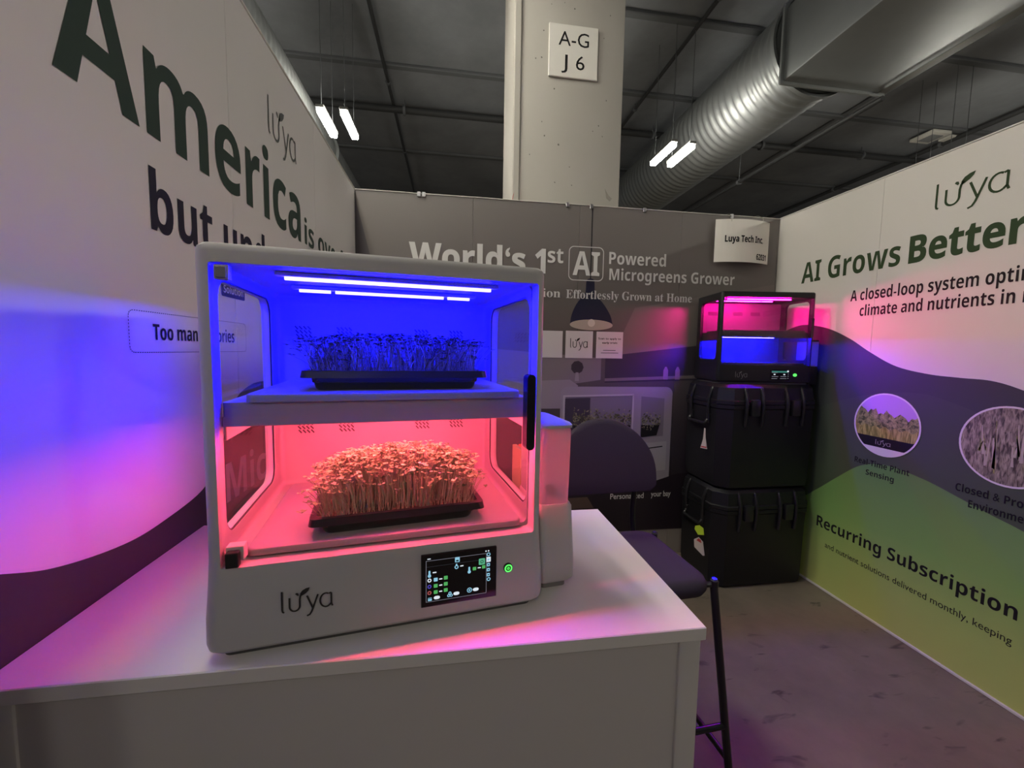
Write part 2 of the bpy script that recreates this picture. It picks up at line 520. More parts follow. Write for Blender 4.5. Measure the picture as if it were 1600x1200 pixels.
tube_m = emit_mat('fluorescent_tube', (1.0, .945, .82), HALL_LAMP)
fix_m = mat('lamp_housing', (.25, .25, .24), .5)


LAMP_Z = 4.1


def hall_lamp(x, y, label):
    t = thing('ceiling_lamp', label, 'lamp', (x, y, LAMP_Z))
    for s in (-.125, .125):
        for y_ in (-.22, .22):
            tube('hanger_rod', [(s, y_, .04), (s, y_, CEIL - LAMP_Z)], .004, joint_m, t, 6)
        h = box('housing', (s - .045, s + .045), (-.29, .29), (.012, .045), fix_m, t, .004, 1)
        box('tube_cover', (s - .038, s + .038), (-.28, .28), (-.040, .012), tube_m, h, .012, 2)


hall_lamp(-1.33, 5.29, 'twin tube hanging lamp glowing just right of the left wall top')
hall_lamp(2.87, 5.29, 'twin tube hanging lamp glowing between the pillar and the ribbed duct')
hall_lamp(-.85, 2.2, 'added unseen twin tube lamp high over the left wall behind the counter')  # lamps from here on are out of view, added to shape the booth light
hall_lamp(-.95, .9, 'added unseen twin tube lamp high over the left wall beside the counter')
hall_lamp(-5.53, 1.09, 'added unseen twin tube lamp second out from the left wall')
hall_lamp(7.07, 1.09, 'added unseen twin tube lamp second out from the right wall')
hall_lamp(-.95, -3.1, 'added unseen twin tube lamp behind the viewer on the left wall side')
hall_lamp(7.07, -1.0, 'added unseen twin tube lamp out beyond the near end of the right wall')
hall_lamp(7.07, 3.2, 'added unseen twin tube lamp out beyond the stacked cases')
hall_lamp(7.07, -3.1, 'added unseen twin tube lamp out to the right behind the viewer')
hall_lamp(7.07, 5.29, 'added unseen twin tube lamp far out behind the right wall')
hall_lamp(-5.53, 5.29, 'added unseen twin tube lamp far out behind the left wall')

em = thing('emergency_light', 'small white box light under the dark ceiling above the right wall', 'light', (8.65, 6.65, CEIL - .07))
box('case', (-.2, .2), (-.2, .2), (-.05, 0), plate_m, em, .01, 2)
box('lens', (-.12, .12), (-.12, .12), (-.062, -.05), mat('grey_lens', (.3, .3, .3), .3), em, .004, 1)
box('side_unit', (.3, .5), (-.1, .1), (-.04, 0), plate_m, em, .008, 1)


# ------------------------------------------------------------------ booth walls with their printed panels
def wall(name, x, y, panels, mat_panel, horizontal):
    w = box(name, x, y, (0, WT), mat('shell_panel', (.55, .54, .52), .6)); w['kind'] = 'structure'
    return w


wl = wall('wall_left', (WX - .045, WX - .006), (-.36, BY + .04), None, None, 'y')
wr = wall('wall_right', (EX + .006, EX + .045), (-.36, BY + .04), None, None, 'y')
wk = wall('wall_back', (WX - .006, EX + .006), (BY + .006, BY + .045), None, None, 'x')


def panels(parent, cuts, mk, m):
    for a, b in zip(cuts, cuts[1:]):
        x, y, z = mk(a + .0006, b - .0006)
        box('panel', x, y, z, m, parent, .0012, 1)


panels(wl, [-.36, .52, 1.251, 1.953, BY - .001], lambda a, b: ((WX - .006, WX), (a, b), (0, WT)), white_print)
panels(wr, [-.36, .55, 1.27, 1.99, BY - .001], lambda a, b: ((EX, EX + .006), (a, b), (0, WT)), off_white_print)
back_print = ramp_mat('kitchen_photo_print', 'Z', [(.0, (.30, .27, .24)), (.189, (.30, .27, .24)), (.19, (.022, .014, .02)), (.55, (.030, .022, .03)), (.95, (.055, .045, .05)),
                                                 (1.30, (.11, .095, .095)), (1.75, (.15, .13, .12)), (2.44, (.21, .19, .18))], .38, .5)
panels(wk, [WX + .001, .13, .838, 1.571, EX - .001], lambda a, b: ((a, b), (BY, BY + .006), (0, WT)), back_print)
edge_m = mat('banner_edge', (.7, .68, .64), .4)
box('top_rail', (WX - .045, WX + .004), (-.36, BY), (WT, WT + .008), edge_m, wl, .002, 1)
box('top_rail', (EX - .004, EX + .045), (-.36, BY), (WT, WT + .008), edge_m, wr, .002, 1)
box('top_rail', (WX, EX), (BY - .004, BY + .045), (WT, WT + .006), edge_m, wk, .002, 1)
box('floor_trim', (EX - .012, EX), (-.36, BY), (0, .012), edge_m, wr, .002, 1)
for x in (-.22, -.19, .74, .905, 1.93, 1.28):
    t = box('clip', (x, x + .022), (BY - .010, BY - .002), (WT - .018, WT + .012), alu, wk, .002, 1)

# --- left wall print
L1, L2, L3 = frame_left(.0012), frame_left(.0020), frame_left(.0028)
wave = smooth2([(-.36, 1.75), (.2, 1.42), (.45, 1.25), (.617, 1.162), (.706, 1.127), (.832, 1.104), (.936, 1.106), (1.048, 1.121), (1.10, 1.15), (1.15, 1.21), (1.19, 1.28), (1.27, 1.345),
                (1.45, 1.36), (1.9, 1.30), (2.3, 1.22), (2.70, 1.18)])
dark_wave = ramp_mat('dark_green_wave_print', 'Z', [(.0, (.10, .13, .05)), (.8, (.055, .065, .05)), (1.4, (.045, .05, .048))], .55, .25)


def band(name, frame, top, bot, m, parent):
    n = len(top); b = bot if isinstance(bot, list) else [(a, bot) for a, _ in top]
    V = [frame(*p) for p in top] + [frame(*p) for p in b]
    return mesh_obj(name, V, [(i, i + 1, n + i + 1, n + i) for i in range(n - 1)], m, parent)


band('wave_print', L1, wave, 0.0, dark_wave, wl)
band('wave_edge', L2, [(a, b + .003) for a, b in wave], [(a, b - .002) for a, b in wave], ink_white, wl)
lettering('lettering', L1, 'America', 'bold', .744, 1.885, .212, 1.771, m=ink_green, parent=wl)
lettering('lettering', L1, 'is overfed', 'bold', 1.815, 1.892, .10, 2.34, ref='is over', m=ink_green, parent=wl)
lettering('lettering', L1, 'but undernourished', 'bold', .936, 1.70, .116, 1.152, ref='but', m=ink_navy, parent=wl)
logo('logo', L1, 1.496, 1.742, 2.169, .116, mat('ink_logo_grey', (.10, .11, .105), .6), wl)
lettering('lettering', L1, 'Too many calories', 'bold', .925, 1.479, .032, 1.236, m=ink_navy, parent=wl)
lettering('lettering', L2, 'Mic', 'bold', 1.165, 1.05, .105, 1.40, m=mat('ink_pale_grey', (.36, .35, .35), .6), parent=wl)
sol = rrect(1.18, 1.302, 1.600, 1.638, .005, 3)
poly('label_box', L1, sol, ink_navy, wl)
lettering('lettering', L2, 'Solution', 'bold', 1.19, 1.61, .02, 1.292, m=ink_white, parent=wl)
# dashed outline round the line of small text
V = []; F = []
pth = rrect(.862, 1.30, 1.454, 1.534, .012, 4); pth.append(pth[0])
acc = 0.0; step = .006
for a, b in zip(pth, pth[1:]):
    d = Vector(b) - Vector(a); n = max(1, int(d.length / step)); t = d.normalized(); nn = Vector((-t.y, t.x)) * .0008
    for k in range(n):
        p = Vector(a) + d * (k / n); q = p + t * min(step * .55, d.length)
        i = len(V); V += [p + nn, p - nn, q - nn, q + nn]; F.append((i, i + 1, i + 2, i + 3))
mesh_obj('dashed_outline', [L1(v.x, v.y) for v in V], F, ink_navy, wl)

# --- right wall print (s = -y)
P1, P2, P3, P4 = frame_right(.0012), frame_right(.0020), frame_right(.0028), frame_right(.0036)
wv = smooth2([(-2.70, 1.60), (-2.55, 1.655), (-2.45, 1.675), (-2.347, 1.663), (-2.236, 1.633), (-2.107, 1.571), (-1.989, 1.496), (-1.848, 1.423), (-1.698, 1.390), (-1.568, 1.38),
              (-1.454, 1.374), (-1.35, 1.342), (-1.2, 1.27), (-.9, 1.1), (-.3, 1.0), (.36, 1.05)])
hill = smooth2([(-2.70, .35), (-2.4, .50), (-2.25, .62), (-2.135, .725), (-2.006, .835), (-1.901, .880), (-1.801, .885), (-1.653, .863), (-1.521, .826), (-1.405, .792), (-1.302, .765), (-1.1, .70), (-.7, .6), (.36, .5)])
hill2 = smooth2([(-2.70, .95), (-2.3, 1.14), (-2.0, 1.25), (-1.75, 1.29), (-1.6, 1.265), (-1.45, 1.21), (-1.3, 1.14), (-1.0, 1.02), (-.5, .95), (.36, .9)])
wave_ink = ramp_mat('slate_wave_print', 'Z', [(.3, (.085, .12, .06)), (.9, (.075, .088, .075)), (1.25, (.062, .068, .068)), (1.7, (.06, .062, .066))], .5, .3)
wave_ink2 = ramp_mat('moss_wave_print', 'Z', [(.3, (.09, .14, .05)), (.85, (.075, .10, .065)), (1.3, (.07, .078, .074))], .5, .3)
hill_ink = ramp_mat('green_gradient_print', 'Z', [(.0, (.56, .60, .18)), (.25, (.44, .56, .16)), (.55, (.24, .44, .12)), (.9, (.14, .29, .09))], .5, .3, noise=.10, nscale=1.2)
band('wave_print', P1, wv, 0.0, wave_ink, wr)
band('wave_edge', P2, [(a, b + .003) for a, b in wv], [(a, b - .001) for a, b in wv], ink_white, wr)
band('wave_print', P2, hill2, 0.0, wave_ink2, wr)
band('hill_print', P3, hill, 0.0, hill_ink, wr)
logo('logo', P1, -1.738, -1.462, 2.187, .118, ink_forest, wr)
lettering('lettering', P1, 'AI Grows', 'bold', -2.489, 1.951, .132, -1.875, m=ink_forest, parent=wr)
lettering('lettering', P1, 'Better', 'heavy', -1.835, 1.951, .135, -1.395, m=ink_forest, parent=wr)
lettering('lettering', P1, 'A closed-loop system optimizing', 'bold', -2.131, 1.792, .062, -1.405, ref='A closed-loop system opti', m=ink_black, parent=wr)
lettering('lettering', P1, 'climate and nutrients in real', 'bold', -2.069, 1.702, .06, -1.475, ref='climate and nutrients', m=ink_black, parent=wr)
lettering('lettering', P4, 'Real-Time Plant', 'bold', -2.023, .862, .031, -1.735, m=ink_black, parent=wr)
lettering('lettering', P4, 'Sensing', 'bold', -1.954, .806, .03, -1.805, m=ink_black, parent=wr)
lettering('lettering', P4, 'Closed & Protected', 'bold', -1.54, .858, .035, -1.31, ref='Closed & Pro', m=ink_black, parent=wr)
lettering('lettering', P4, 'Environment', 'bold', -1.487, .797, .034, -1.305, ref='Environme', m=ink_black, parent=wr)
lettering('lettering', P4, 'Recurring Subscription', 'bold', -2.235, .388, .068, -1.289, m=ink_black, parent=wr)
lettering('lettering', P4, 'and nutrient solutions delivered monthly, keeping', 'plain', -2.165, .276, .034, -1.296, m=ink_black, parent=wr)


def plant_photo_mat(name, c0, c1, scale, stretch):
    m = bpy.data.materials.new(name); m.use_nodes = True; nt = m.node_tree; p = nt.nodes['Principled BSDF']
    tc = nt.nodes.new('ShaderNodeTexCoord'); mp = nt.nodes.new('ShaderNodeMapping'); mp.inputs['Scale'].default_value = stretch
    n = nt.nodes.new('ShaderNodeTexNoise'); n.inputs['Scale'].default_value = scale; n.inputs['Detail'].default_value = 5; n.inputs['Distortion'].default_value = .8
    r = nt.nodes.new('ShaderNodeValToRGB'); r.color_ramp.elements[0].position = .36; r.color_ramp.elements[0].color = (*c0, 1)
    r.color_ramp.elements[1].position = .66; r.color_ramp.elements[1].color = (*c1, 1)
    nt.links.new(tc.outputs['Object'], mp.inputs[0]); nt.links.new(mp.outputs[0], n.inputs['Vector']); nt.links.new(n.outputs['Fac'], r.inputs[0])
    nt.links.new(r.outputs[0], p.inputs['Base Color']); p.inputs['Roughness'].default_value = .5
    return m


stem_photo = plant_photo_mat('sprout_stems_photo', (.14, .16, .02), (.52, .50, .12), 30, (1, 3.2, .5))
leaf_photo = plant_photo_mat('sprout_leaves_photo', (.05, .08, .015), (.42, .44, .14), 60, (1, 1, 1))
root_photo = plant_photo_mat('root_hair_photo', (.05, .045, .03), (.42, .38, .26), 45, (1, 2.4, .6))


def clipped_disc(cx, cz, r, lo, hi, n=24):
    """part of a disc between two border functions of s"""
    top = []; bot = []
    for i in range(n + 1):
        s = cx - r + 2 * r * i / n; h = math.sqrt(max(r * r - (s - cx) ** 2, 0))
        t = min(cz + h, hi(s)); b = max(cz - h, lo(s)); t = max(t, b)
        top.append((s, t)); bot.append((s, b))
    return top, bot


def photo_disc(cx, cz, r, layers):
    for nm, lo, hi, m in layers:
        t, b = clipped_disc(cx, cz, r, lo, hi); band(nm, P4, t, b, m, wr)
    ring('photo_ring', frame_right(.0044), cx, cz, r - .003, r + .005, ink_white, wr)


inf = lambda s: 9.0
ninf = lambda s: -9.0
rag = lambda s: 1.165 + .012 * math.sin(s * 90) + .008 * math.sin(s * 211) - .10 * (s + 1.872)
lv = lambda s: 1.085 + .008 * math.sin(s * 120)
photo_disc(-1.872, 1.102, .167, [
    ('photo_background', rag, inf, mat('lilac_photo_ink', (.50, .33, .62), .5)),
    ('photo_leaves', lv, rag, leaf_photo), ('photo_stems', lambda s: 1.03, lv, stem_photo),
    ('photo_tray', lambda s: .975, lambda s: 1.03, ink_black), ('photo_base', ninf, lambda s: .975, ink_white)])
logo('logo', frame_right(.0044), -1.915, -1.835, .99, .026, mat('ink_logo_pale', (.4, .38, .38), .6), wr)
photo_disc(-1.373, 1.100, .167, [('photo_roots', ninf, inf, root_photo)])
rtp = frame_right(.0042)
for i in range(26):
    s = random.uniform(-1.49, -1.25); z0 = random.uniform(.97, 1.08); z1 = random.uniform(1.1, 1.22); dx = random.uniform(-.015, .015)
    if math.hypot(s + dx + 1.373, z1 - 1.1) < .155 and math.hypot(s + 1.373, z0 - 1.1) < .155:
        w_ = random.uniform(.002, .006)
        poly('photo_root', rtp, [(s - w_, z0), (s + w_, z0), (s + dx + w_ * .4, z1), (s + dx - w_ * .4, z1)], random.choice([root_photo, leaf_photo, mat('root_pale', (.5, .46, .34), .5)]), wr)

# --- back wall print
B1, B2, B3, B4 = frame_back(.0012), frame_back(.0020), frame_back(.0028), frame_back(.0036)
pk = lambda n, c: mat('photo_ink_' + n, c, .42, spec=.45)
# blurred kitchen behind the products
poly('photo_cabinets', B1, [(1.10, 1.45), (2.32, 1.60), (2.32, 1.98), (1.25, 1.78)], pk('cabinet', (.20, .175, .16)), wk)
poly('photo_backsplash', B1, [(1.05, 1.26), (2.32, 1.30), (2.32, 1.60), (1.10, 1.45), (1.05, 1.44)], pk('backsplash', (.05, .042, .055)), wk)
poly('photo_worktop', frame_back(.0014), [(1.05, 1.27), (2.32, 1.315), (2.32, 1.34), (1.05, 1.29)], pk('worktop', (.20, .17, .16)), wk)
poly('photo_wall', B1, [(.30, 1.17), (1.02, 1.28), (1.02, 1.43), (.30, 1.48)], pk('pale_wall', (.24, .21, .22)), wk)
poly('photo_sofa', frame_back(.0015), [(.30, 1.08), (.80, 1.08), (.86, 1.24), (.80, 1.28), (.30, 1.26)], pk('sofa', (.33, .29, .32)), wk)
poly('photo_plant', frame_back(.0017), circle_pts(.85, 1.365, .045, 9), pk('plant', (.05, .04, .05)), wk)
poly('photo_vase', frame_back(.0018), [(.835, 1.27), (.865, 1.27), (.86, 1.33), (.84, 1.33)], pk('vase', (.34, .3, .32)), wk)
for x in (1.50, 1.59):
    poly('photo_bottle', frame_back(.0016), [(x - .018, 1.285), (x + .018, 1.285), (x + .018, 1.35), (x + .006, 1.375), (x - .006, 1.375), (x - .018, 1.35)], pk('bottle', (.30, .2, .26)), wk)
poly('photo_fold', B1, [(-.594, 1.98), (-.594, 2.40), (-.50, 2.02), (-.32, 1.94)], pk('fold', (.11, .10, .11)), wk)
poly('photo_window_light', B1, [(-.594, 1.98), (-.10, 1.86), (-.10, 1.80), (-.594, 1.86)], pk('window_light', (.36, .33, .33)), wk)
# pendant lamp in the picture
poly('photo_lamp_cord', B1, [(.921, 1.93), (.929, 1.93), (.929, 2.435), (.921, 2.435)], pk('cord', (.03, .028, .035)), wk)
shade = smooth2([(.79, 1.66), (.80, 1.72), (.83, 1.79), (.872, 1.845), (.892, 1.875), (.898, 1.95), (.925, 1.965), (.952, 1.95), (.958, 1.875), (.98, 1.845), (1.03, 1.79), (1.075, 1.72), (1.092, 1.66)], 4)
poly('photo_lamp_shade', B2, shade, pk('shade', (.018, .018, .045)), wk)
poly('photo_lamp_rim', B3, [(.941 + .152 * math.cos(a * .157), 1.655 + .036 * math.sin(a * .157)) for a in range(40)], pk('shade_inside', (.50, .44, .36)), wk)
poly('photo_bulb', B4, circle_pts(.94, 1.668, .026, 20), pk('bulb', (.72, .66, .58)), wk)
# product picture
poly('photo_grower_body', B2, rrect(.737, 1.560, .42, 1.232, .05, 5), pk('grower_grey', (.34, .31, .35)), wk)
poly('photo_grower_window', B3, [(.765, .88), (1.255, .88), (1.265, 1.175), (.765, 1.165)], pk('grower_room', (.22, .20, .24)), wk)
poly('photo_grower_dark', B4, [(.77, .88), (.95, .88), (.95, 1.155), (.77, 1.15)], pk('grower_dark', (.06, .05, .075)), wk)
poly('photo_grower_side', B3, [(1.325, .87), (1.50, .88), (1.50, 1.15), (1.325, 1.165)], pk('grower_room', (.22, .20, .24)), wk)
poly('photo_grower_rail', frame_back(.0046), [(.757, 1.16), (1.268, 1.170), (1.268, 1.182), (.757, 1.172)], pk('rail', (.52, .5, .52)), wk)
poly('photo_grower_rail', frame_back(.0046), [(1.258, .88), (1.270, .88), (1.270, 1.18), (1.258, 1.18)], pk('rail', (.52, .5, .52)), wk)
poly('photo_grower_rail', B4, [(.755, .70), (.772, .70), (.772, 1.17), (.755, 1.17)], pk('rail', (.52, .5, .52)), wk)
B5 = frame_back(.0042); B6 = frame_back(.0050)
poly('photo_tray', B5, [(.86, .865), (1.25, .865), (1.25, .96), (.83, .96)], ink_black, wk)
poly('photo_tray', B5, [(1.33, .87), (1.45, .885), (1.47, .96), (1.33, .96)], ink_black, wk)
leafs = [pk('leaf_a', (.34, .34, .20)), pk('leaf_b', (.20, .21, .11)), pk('leaf_c', (.10, .10, .06))]
for m in leafs:
    V = []; F = []
    for k in range(170):
        if random.random() < .75: x = random.uniform(.83, 1.25); z = random.gauss(1.0, .028)
        else: x = random.uniform(1.335, 1.47); z = random.gauss(.99, .03)
        a = random.random() * 6.3; s = random.uniform(.006, .012); i = len(V)
        V += [(x + s * math.cos(a), z + s * math.sin(a)), (x + s * .5 * math.cos(a + 1.6), z + s * .5 * math.sin(a + 1.6)), (x - s * math.cos(a), z - s * math.sin(a)), (x - s * .5 * math.cos(a + 1.6), z - s * .5 * math.sin(a + 1.6))]
        F.append((i, i + 1, i + 2, i + 3))
    o = mesh_obj('photo_sprouts', [frame_back(.0048 + .0004 * leafs.index(m))(*v) for v in V], F, m, wk); o['kind'] = 'stuff'
poly('photo_drawer', B3, [(1.18, .60), (1.53, .63), (1.53, .84), (1.18, .82)], pk('grower_pale', (.42, .40, .42)), wk)
poly('photo_drawer_line', B4, [(1.20, .765), (1.50, .80), (1.50, .808), (1.20, .773)], ink_black, wk)
poly('photo_dark_floor', B4, [(.5, .19), (2.32, .19), (2.32, .60), (1.62, .60), (1.40, .535), (1.18, .54), (.5, .5)], pk('floor_dark', (.022, .015, .022)), wk)
poly('photo_table', B5, [(.5, .36), (1.0, .37), (.95, .45), (.5, .44)], pk('table', (.12, .085, .06)), wk)
lettering('lettering', B5, 'Personalized', 'semi', 1.120, .428, .04, 1.372, m=ink_white, parent=wk)
lettering('lettering', B5, 'your bay', 'semi', 1.428, .436, .04, 1.58, m=ink_white, parent=wk)
# headline
lettering('lettering', B4, "World\u2018s", 'heavy', -.271, 1.988, .157, .476, m=ink_white, parent=wk)
lettering('lettering', B4, '1', 'heavy', .540, 1.988, .157, .612, m=ink_white, parent=wk)
lettering('lettering', B4, 'st', 'bold', .625, 2.058, .098, .732, m=ink_white, parent=wk)
lettering('lettering', B4, 'AI', 'bold', .798, 1.984, .157, .985, m=ink_white, parent=wk)
lettering('lettering', B4, 'Powered', 'bold', 1.051, 2.068, .080, 1.463, m=ink_white, parent=wk)
lettering('lettering', B4, 'Microgreens Grower', 'bold', 1.056, 1.962, .076, 1.991, m=ink_white, parent=wk)
lettering('lettering', B4, 'Nutrition', 'serif', .345, 1.832, .056, .718, m=ink_white, parent=wk)
lettering('lettering', B4, 'Effortlessly Grown at Home', 'serif', .757, 1.830, .056, 1.670, m=ink_white, parent=wk)
oa = rrect(.769, 1.013, 1.949, 2.174, .035, 6); ob = rrect(.774, 1.008, 1.954, 2.169, .031, 6); n_ = len(oa)
mesh_obj('letter_frame', [B4(*p) for p in oa + ob], [(i, (i + 1) % n_, n_ + (i + 1) % n_, n_ + i) for i in range(n_)], ink_white, wk)
# three white cards in the print
card = mat('card_print', (.70, .68, .68), .5)
poly('printed_card', B4, [(.561, 1.429), (.741, 1.429), (.741, 1.609), (.561, 1.609)], card, wk)
poly('printed_card', B4, [(.762, 1.428), (.954, 1.428), (.954, 1.612), (.762, 1.612)], card, wk)
poly('printed_card', B4, [(.979, 1.429), (1.171, 1.429), (1.171, 1.611), (.979, 1.611)], card, wk)
logo('logo', B5, .795, .920, 1.500, .062, ink_black, wk)
lettering('lettering', B5, 'Scan to apply to', 'semi', .993, 1.558, .013, 1.157, m=ink_black, parent=wk)
lettering('lettering', B5, 'early trials', 'semi', 1.022, 1.530, .013, 1.130, m=ink_black, parent=wk)
for a, b, z in ((1.03, 1.12, 1.482), (1.015, 1.14, 1.464)):
    poly('fine_print', B5, [(a, z), (b, z), (b, z + .004), (a, z + .004)], ink_grey, wk)

# company sign hung over the back wall
hs = thing('hanging_sign', 'curved white company name card hung from wires on the back wall', 'sign', (2.01, BY - .05, 2.11))
V = []; F = []; nn = 12
def sign_xy(u): return ((u - .5) * .415, .045 * (4 * (u - .5) ** 2) - .045 * .6 + .0)
rows = []
for side in (0, 1):
    for z in (0.0, .285):
        for i in range(nn + 1):
            x, y = sign_xy(i / nn); V.append((x, y + side * .002, z + (.004 if z else 0)))
k = nn + 1
for i in range(nn):
    F += [(i, i + 1, k + i + 1, k + i), (2 * k + i + 1, 2 * k + i, 3 * k + i, 3 * k + i + 1), (k + i, k + i + 1, 3 * k + i + 1, 3 * k + i), (i + 1, i, 2 * k + i, 2 * k + i + 1)]
F += [(0, k, 3 * k, 2 * k), (nn, 2 * k + nn, 3 * k + nn, k + nn)]
mesh_obj('card', V, F, mat('sign_card', (.90, .88, .80), .5), hs)
def fsg(s, z):
    u = (s - 2.01) / .415 + .5; x, y = sign_xy(u); return (x, y - .001, z - 2.11)
lettering('lettering', fsg, 'Luya Tech Inc.', 'heavy', 1.862, 2.246, .044, 2.152, m=ink_black, parent=hs)
lettering('lettering', fsg, '62031', 'heavy', 2.098, 2.132, .040, 2.192, m=ink_black, parent=hs)
for x in (-.115, .12):
    tube('hanging_wire', fillet([(x, -.022, .27), (x * 1.02, -.024, .30), (x * .95, .02, .335), (x * .95, .06, .338), (x * .95, .06, .30)], .012), .0016, wire, hs, 6)


# ------------------------------------------------------------------ counter
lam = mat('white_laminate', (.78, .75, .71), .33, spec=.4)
lam_shade = mat('white_laminate_shaded', (.60, .57, .545), .4, spec=.35)  # same laminate, darkened to imitate the weaker light on fronts and sides
ct = thing('display_counter', 'white laminate display counter carrying the big microgreens grower', 'counter', (-.094, .566, 0))
cw0, cw1, cd = -.500, .498, .494
box('counter_top', (cw0, cw1), (0, cd), (CT - .022, CT), lam, ct, .0015, 1)
box('front_panel', (cw0 + .04, cw1 - .042), (.010, .022), (.02, CT - .022), lam_shade, ct, .001, 1)
box('side_panel', (cw1 - .018, cw1 - .006), (.04, cd - .04), (.02, CT - .022), lam_shade, ct, .001, 1)
box('side_panel', (cw0 + .006, cw0 + .018), (.04, cd - .04), (.02, CT - .022), lam_shade, ct, .001, 1)
for x in (cw0 + .004, cw1 - .042):
    for y in (.006, cd - .044):
        box('post', (x, x + .038), (y, y + .038), (0, CT - .022), lam_shade, ct, .004, 2)
box('bottom_panel', (cw0 + .02, cw1 - .02), (.02, cd - .02), (.02, .04), lam_shade, ct)


# ------------------------------------------------------------------ microgreens
def sprout_mats(pref, cols):
    def two(name, a, b, rough):
        m = bpy.data.materials.new(name); m.use_nodes = True; nt = m.node_tree; p = nt.nodes['Principled BSDF']
        g = nt.nodes.new('ShaderNodeNewGeometry'); r = nt.nodes.new('ShaderNodeValToRGB')
        r.color_ramp.elements[0].color = (*a, 1); r.color_ramp.elements[1].color = (*b, 1)
        nt.links.new(g.outputs['Random Per Island'], r.inputs[0]); nt.links.new(r.outputs[0], p.inputs['Base Color'])
        p.inputs['Roughness'].default_value = rough; p.inputs['Specular IOR Level'].default_value = .3
        return m
    return two(pref + '_stem', cols[0], cols[1], .5), two(pref + '_leaf', cols[2], cols[3], .5)


def sprouts(name, label, loc, rz, sx, sy, h0, h1, count, seed, tangle, dome=.35, leaf=.0048, strays=(), cols=None, low=.62):
    rnd = random.Random(seed); V = []; F = []; I = []

    def add(x, y, z0, lx, ly, h, curl, ls):
        n = 5; r = rnd.uniform(.00045, .00075); base = len(V); px, py = rnd.uniform(-1, 1) * curl, rnd.uniform(-1, 1) * curl
        P = []
        for i in range(n):
            t = i / (n - 1)
            P.append(Vector((x + lx * t * t + px * math.sin(math.pi * t), y + ly * t * t + py * math.sin(math.pi * t), z0 + h * t)))
        for p in P:
            for k in range(3):
                a = 2.1 * k; V.append((p.x + r * math.cos(a), p.y + r * math.sin(a), p.z))
        for i in range(n - 1):
            for k in range(3):
                k2 = (k + 1) % 3
                F.append((base + i * 3 + k, base + i * 3 + k2, base + (i + 1) * 3 + k2, base + (i + 1) * 3 + k)); I.append(0)
        top = P[-1]; az = rnd.random() * 6.283
        for s in (0, math.pi + rnd.uniform(-.5, .5)):
            a = az + s; d = Vector((math.cos(a), math.sin(a), rnd.uniform(-.25, .55))).normalized()
            sd = d.cross(Vector((0, 0, 1))).normalized(); up = sd.cross(d)
            L = ls * rnd.uniform(.75, 1.3); W = L * rnd.uniform(.55, .8); b = len(V)
            for q in (top, top + d * L * .45 + sd * W + up * W * .35, top + d * L * 1.05 + sd * W * .75 + up * W * .1, top + d * L * .92,
                      top + d * L * 1.05 - sd * W * .75 + up * W * .1, top + d * L * .45 - sd * W + up * W * .35):
                V.append(tuple(q))
            F.append((b, b + 1, b + 2, b + 3)); I.append(1); F.append((b, b + 3, b + 4, b + 5)); I.append(1)

    for i in range(count):
        x = rnd.uniform(-.5, .5) * sx; y = rnd.uniform(-.5, .5) * sy
        ex_, ey_ = abs(2 * x / sx), abs(2 * y / sy)
        edge = max(ex_, ey_)
        h = (h1 - (h1 - h0) * (.55 * ex_ ** 3 + .45 * ey_ ** 2) * dome / .35 * 1.0) * (rnd.uniform(low, 1.06) if rnd.random() < .45 else rnd.uniform(.85, 1.06))
        out = .012 * edge ** 3
        lx = math.copysign(out * ex_, x) + rnd.gauss(0, tangle); ly = math.copysign(out * ey_, y) + rnd.gauss(0, tangle)
        add(x, y, 0, lx, ly, max(h, .015), tangle * .8, leaf)
    for (x, y, z, lx, ly, h) in strays:
        add(x, y, z, lx, ly, h, .004, leaf * 1.35)
    ms = sprout_mats(name, cols)
    o = mesh_obj(name, V, F, None, None, mats=list(ms), idx=I)
    o.location = loc; o.rotation_euler = (0, 0, rz)
    tag(o, label, 'microgreens', kind='stuff')
    return o


def seed_tray(label, loc, rz, L=.268, Wd=.138, H=.031):
    t = thing('seed_tray', label, 'tray', loc, rz)
    tm = mat('thin_black_tray_plastic', (.014, .012, .016), .3, spec=.5)
    def rr(e, z, r): return [(x, y, z) for x, y in rrect(-L / 2 + e, L / 2 - e, -Wd / 2 + e, Wd / 2 - e, r, 4)]
    bm_obj('pan', loft([rr(.019, 0, .012), rr(.016, .004, .014), rr(.010, H - .004, .014), rr(.0, H - .004, .010), rr(.0, H, .010), rr(.008, H, .012), rr(.013, .012, .012), rr(.02, .010, .01)]), tm, t, angle=40)
    # lip of the rim turned down, and the growing mat
    bm_obj('rim_lip', loft([rr(-.002, H - .011, .010), rr(.0, H - .001, .010), rr(.003, H - .001, .010), rr(.001, H - .011, .010)], cap=False), tm, t, angle=40)
    bm_obj('growing_mat', loft([rr(.013, .012, .01), rr(.0105, H - .006, .01)]), mat('seed_mat', (.22, .13, .08), .9, noise=(160, .8, (.06, .03, .02)), bump=(220, 1, .004)), t)
    return t


# ------------------------------------------------------------------ growers
def led_bar(parent, u0, u1, v, w, col, strength, gaps=(), name='led_bar', hm=None):
    hb = box(name, (u0 - .012, u1 + .012), (v - .009, v + .009), (w, w + .006), hm or plastic_white, parent, .0015, 1)
    em_ = emit_mat('led_%s_%d' % (name, int(strength)), col, strength)
    cuts = [u0] + [c for g in gaps for c in (g - .004, g + .004)] + [u1]
    for a, b in zip(cuts[::2], cuts[1::2]):
        box('led_strip', (a, b), (v - .0032, v + .0032), (w - .0045, w), em_, hb)


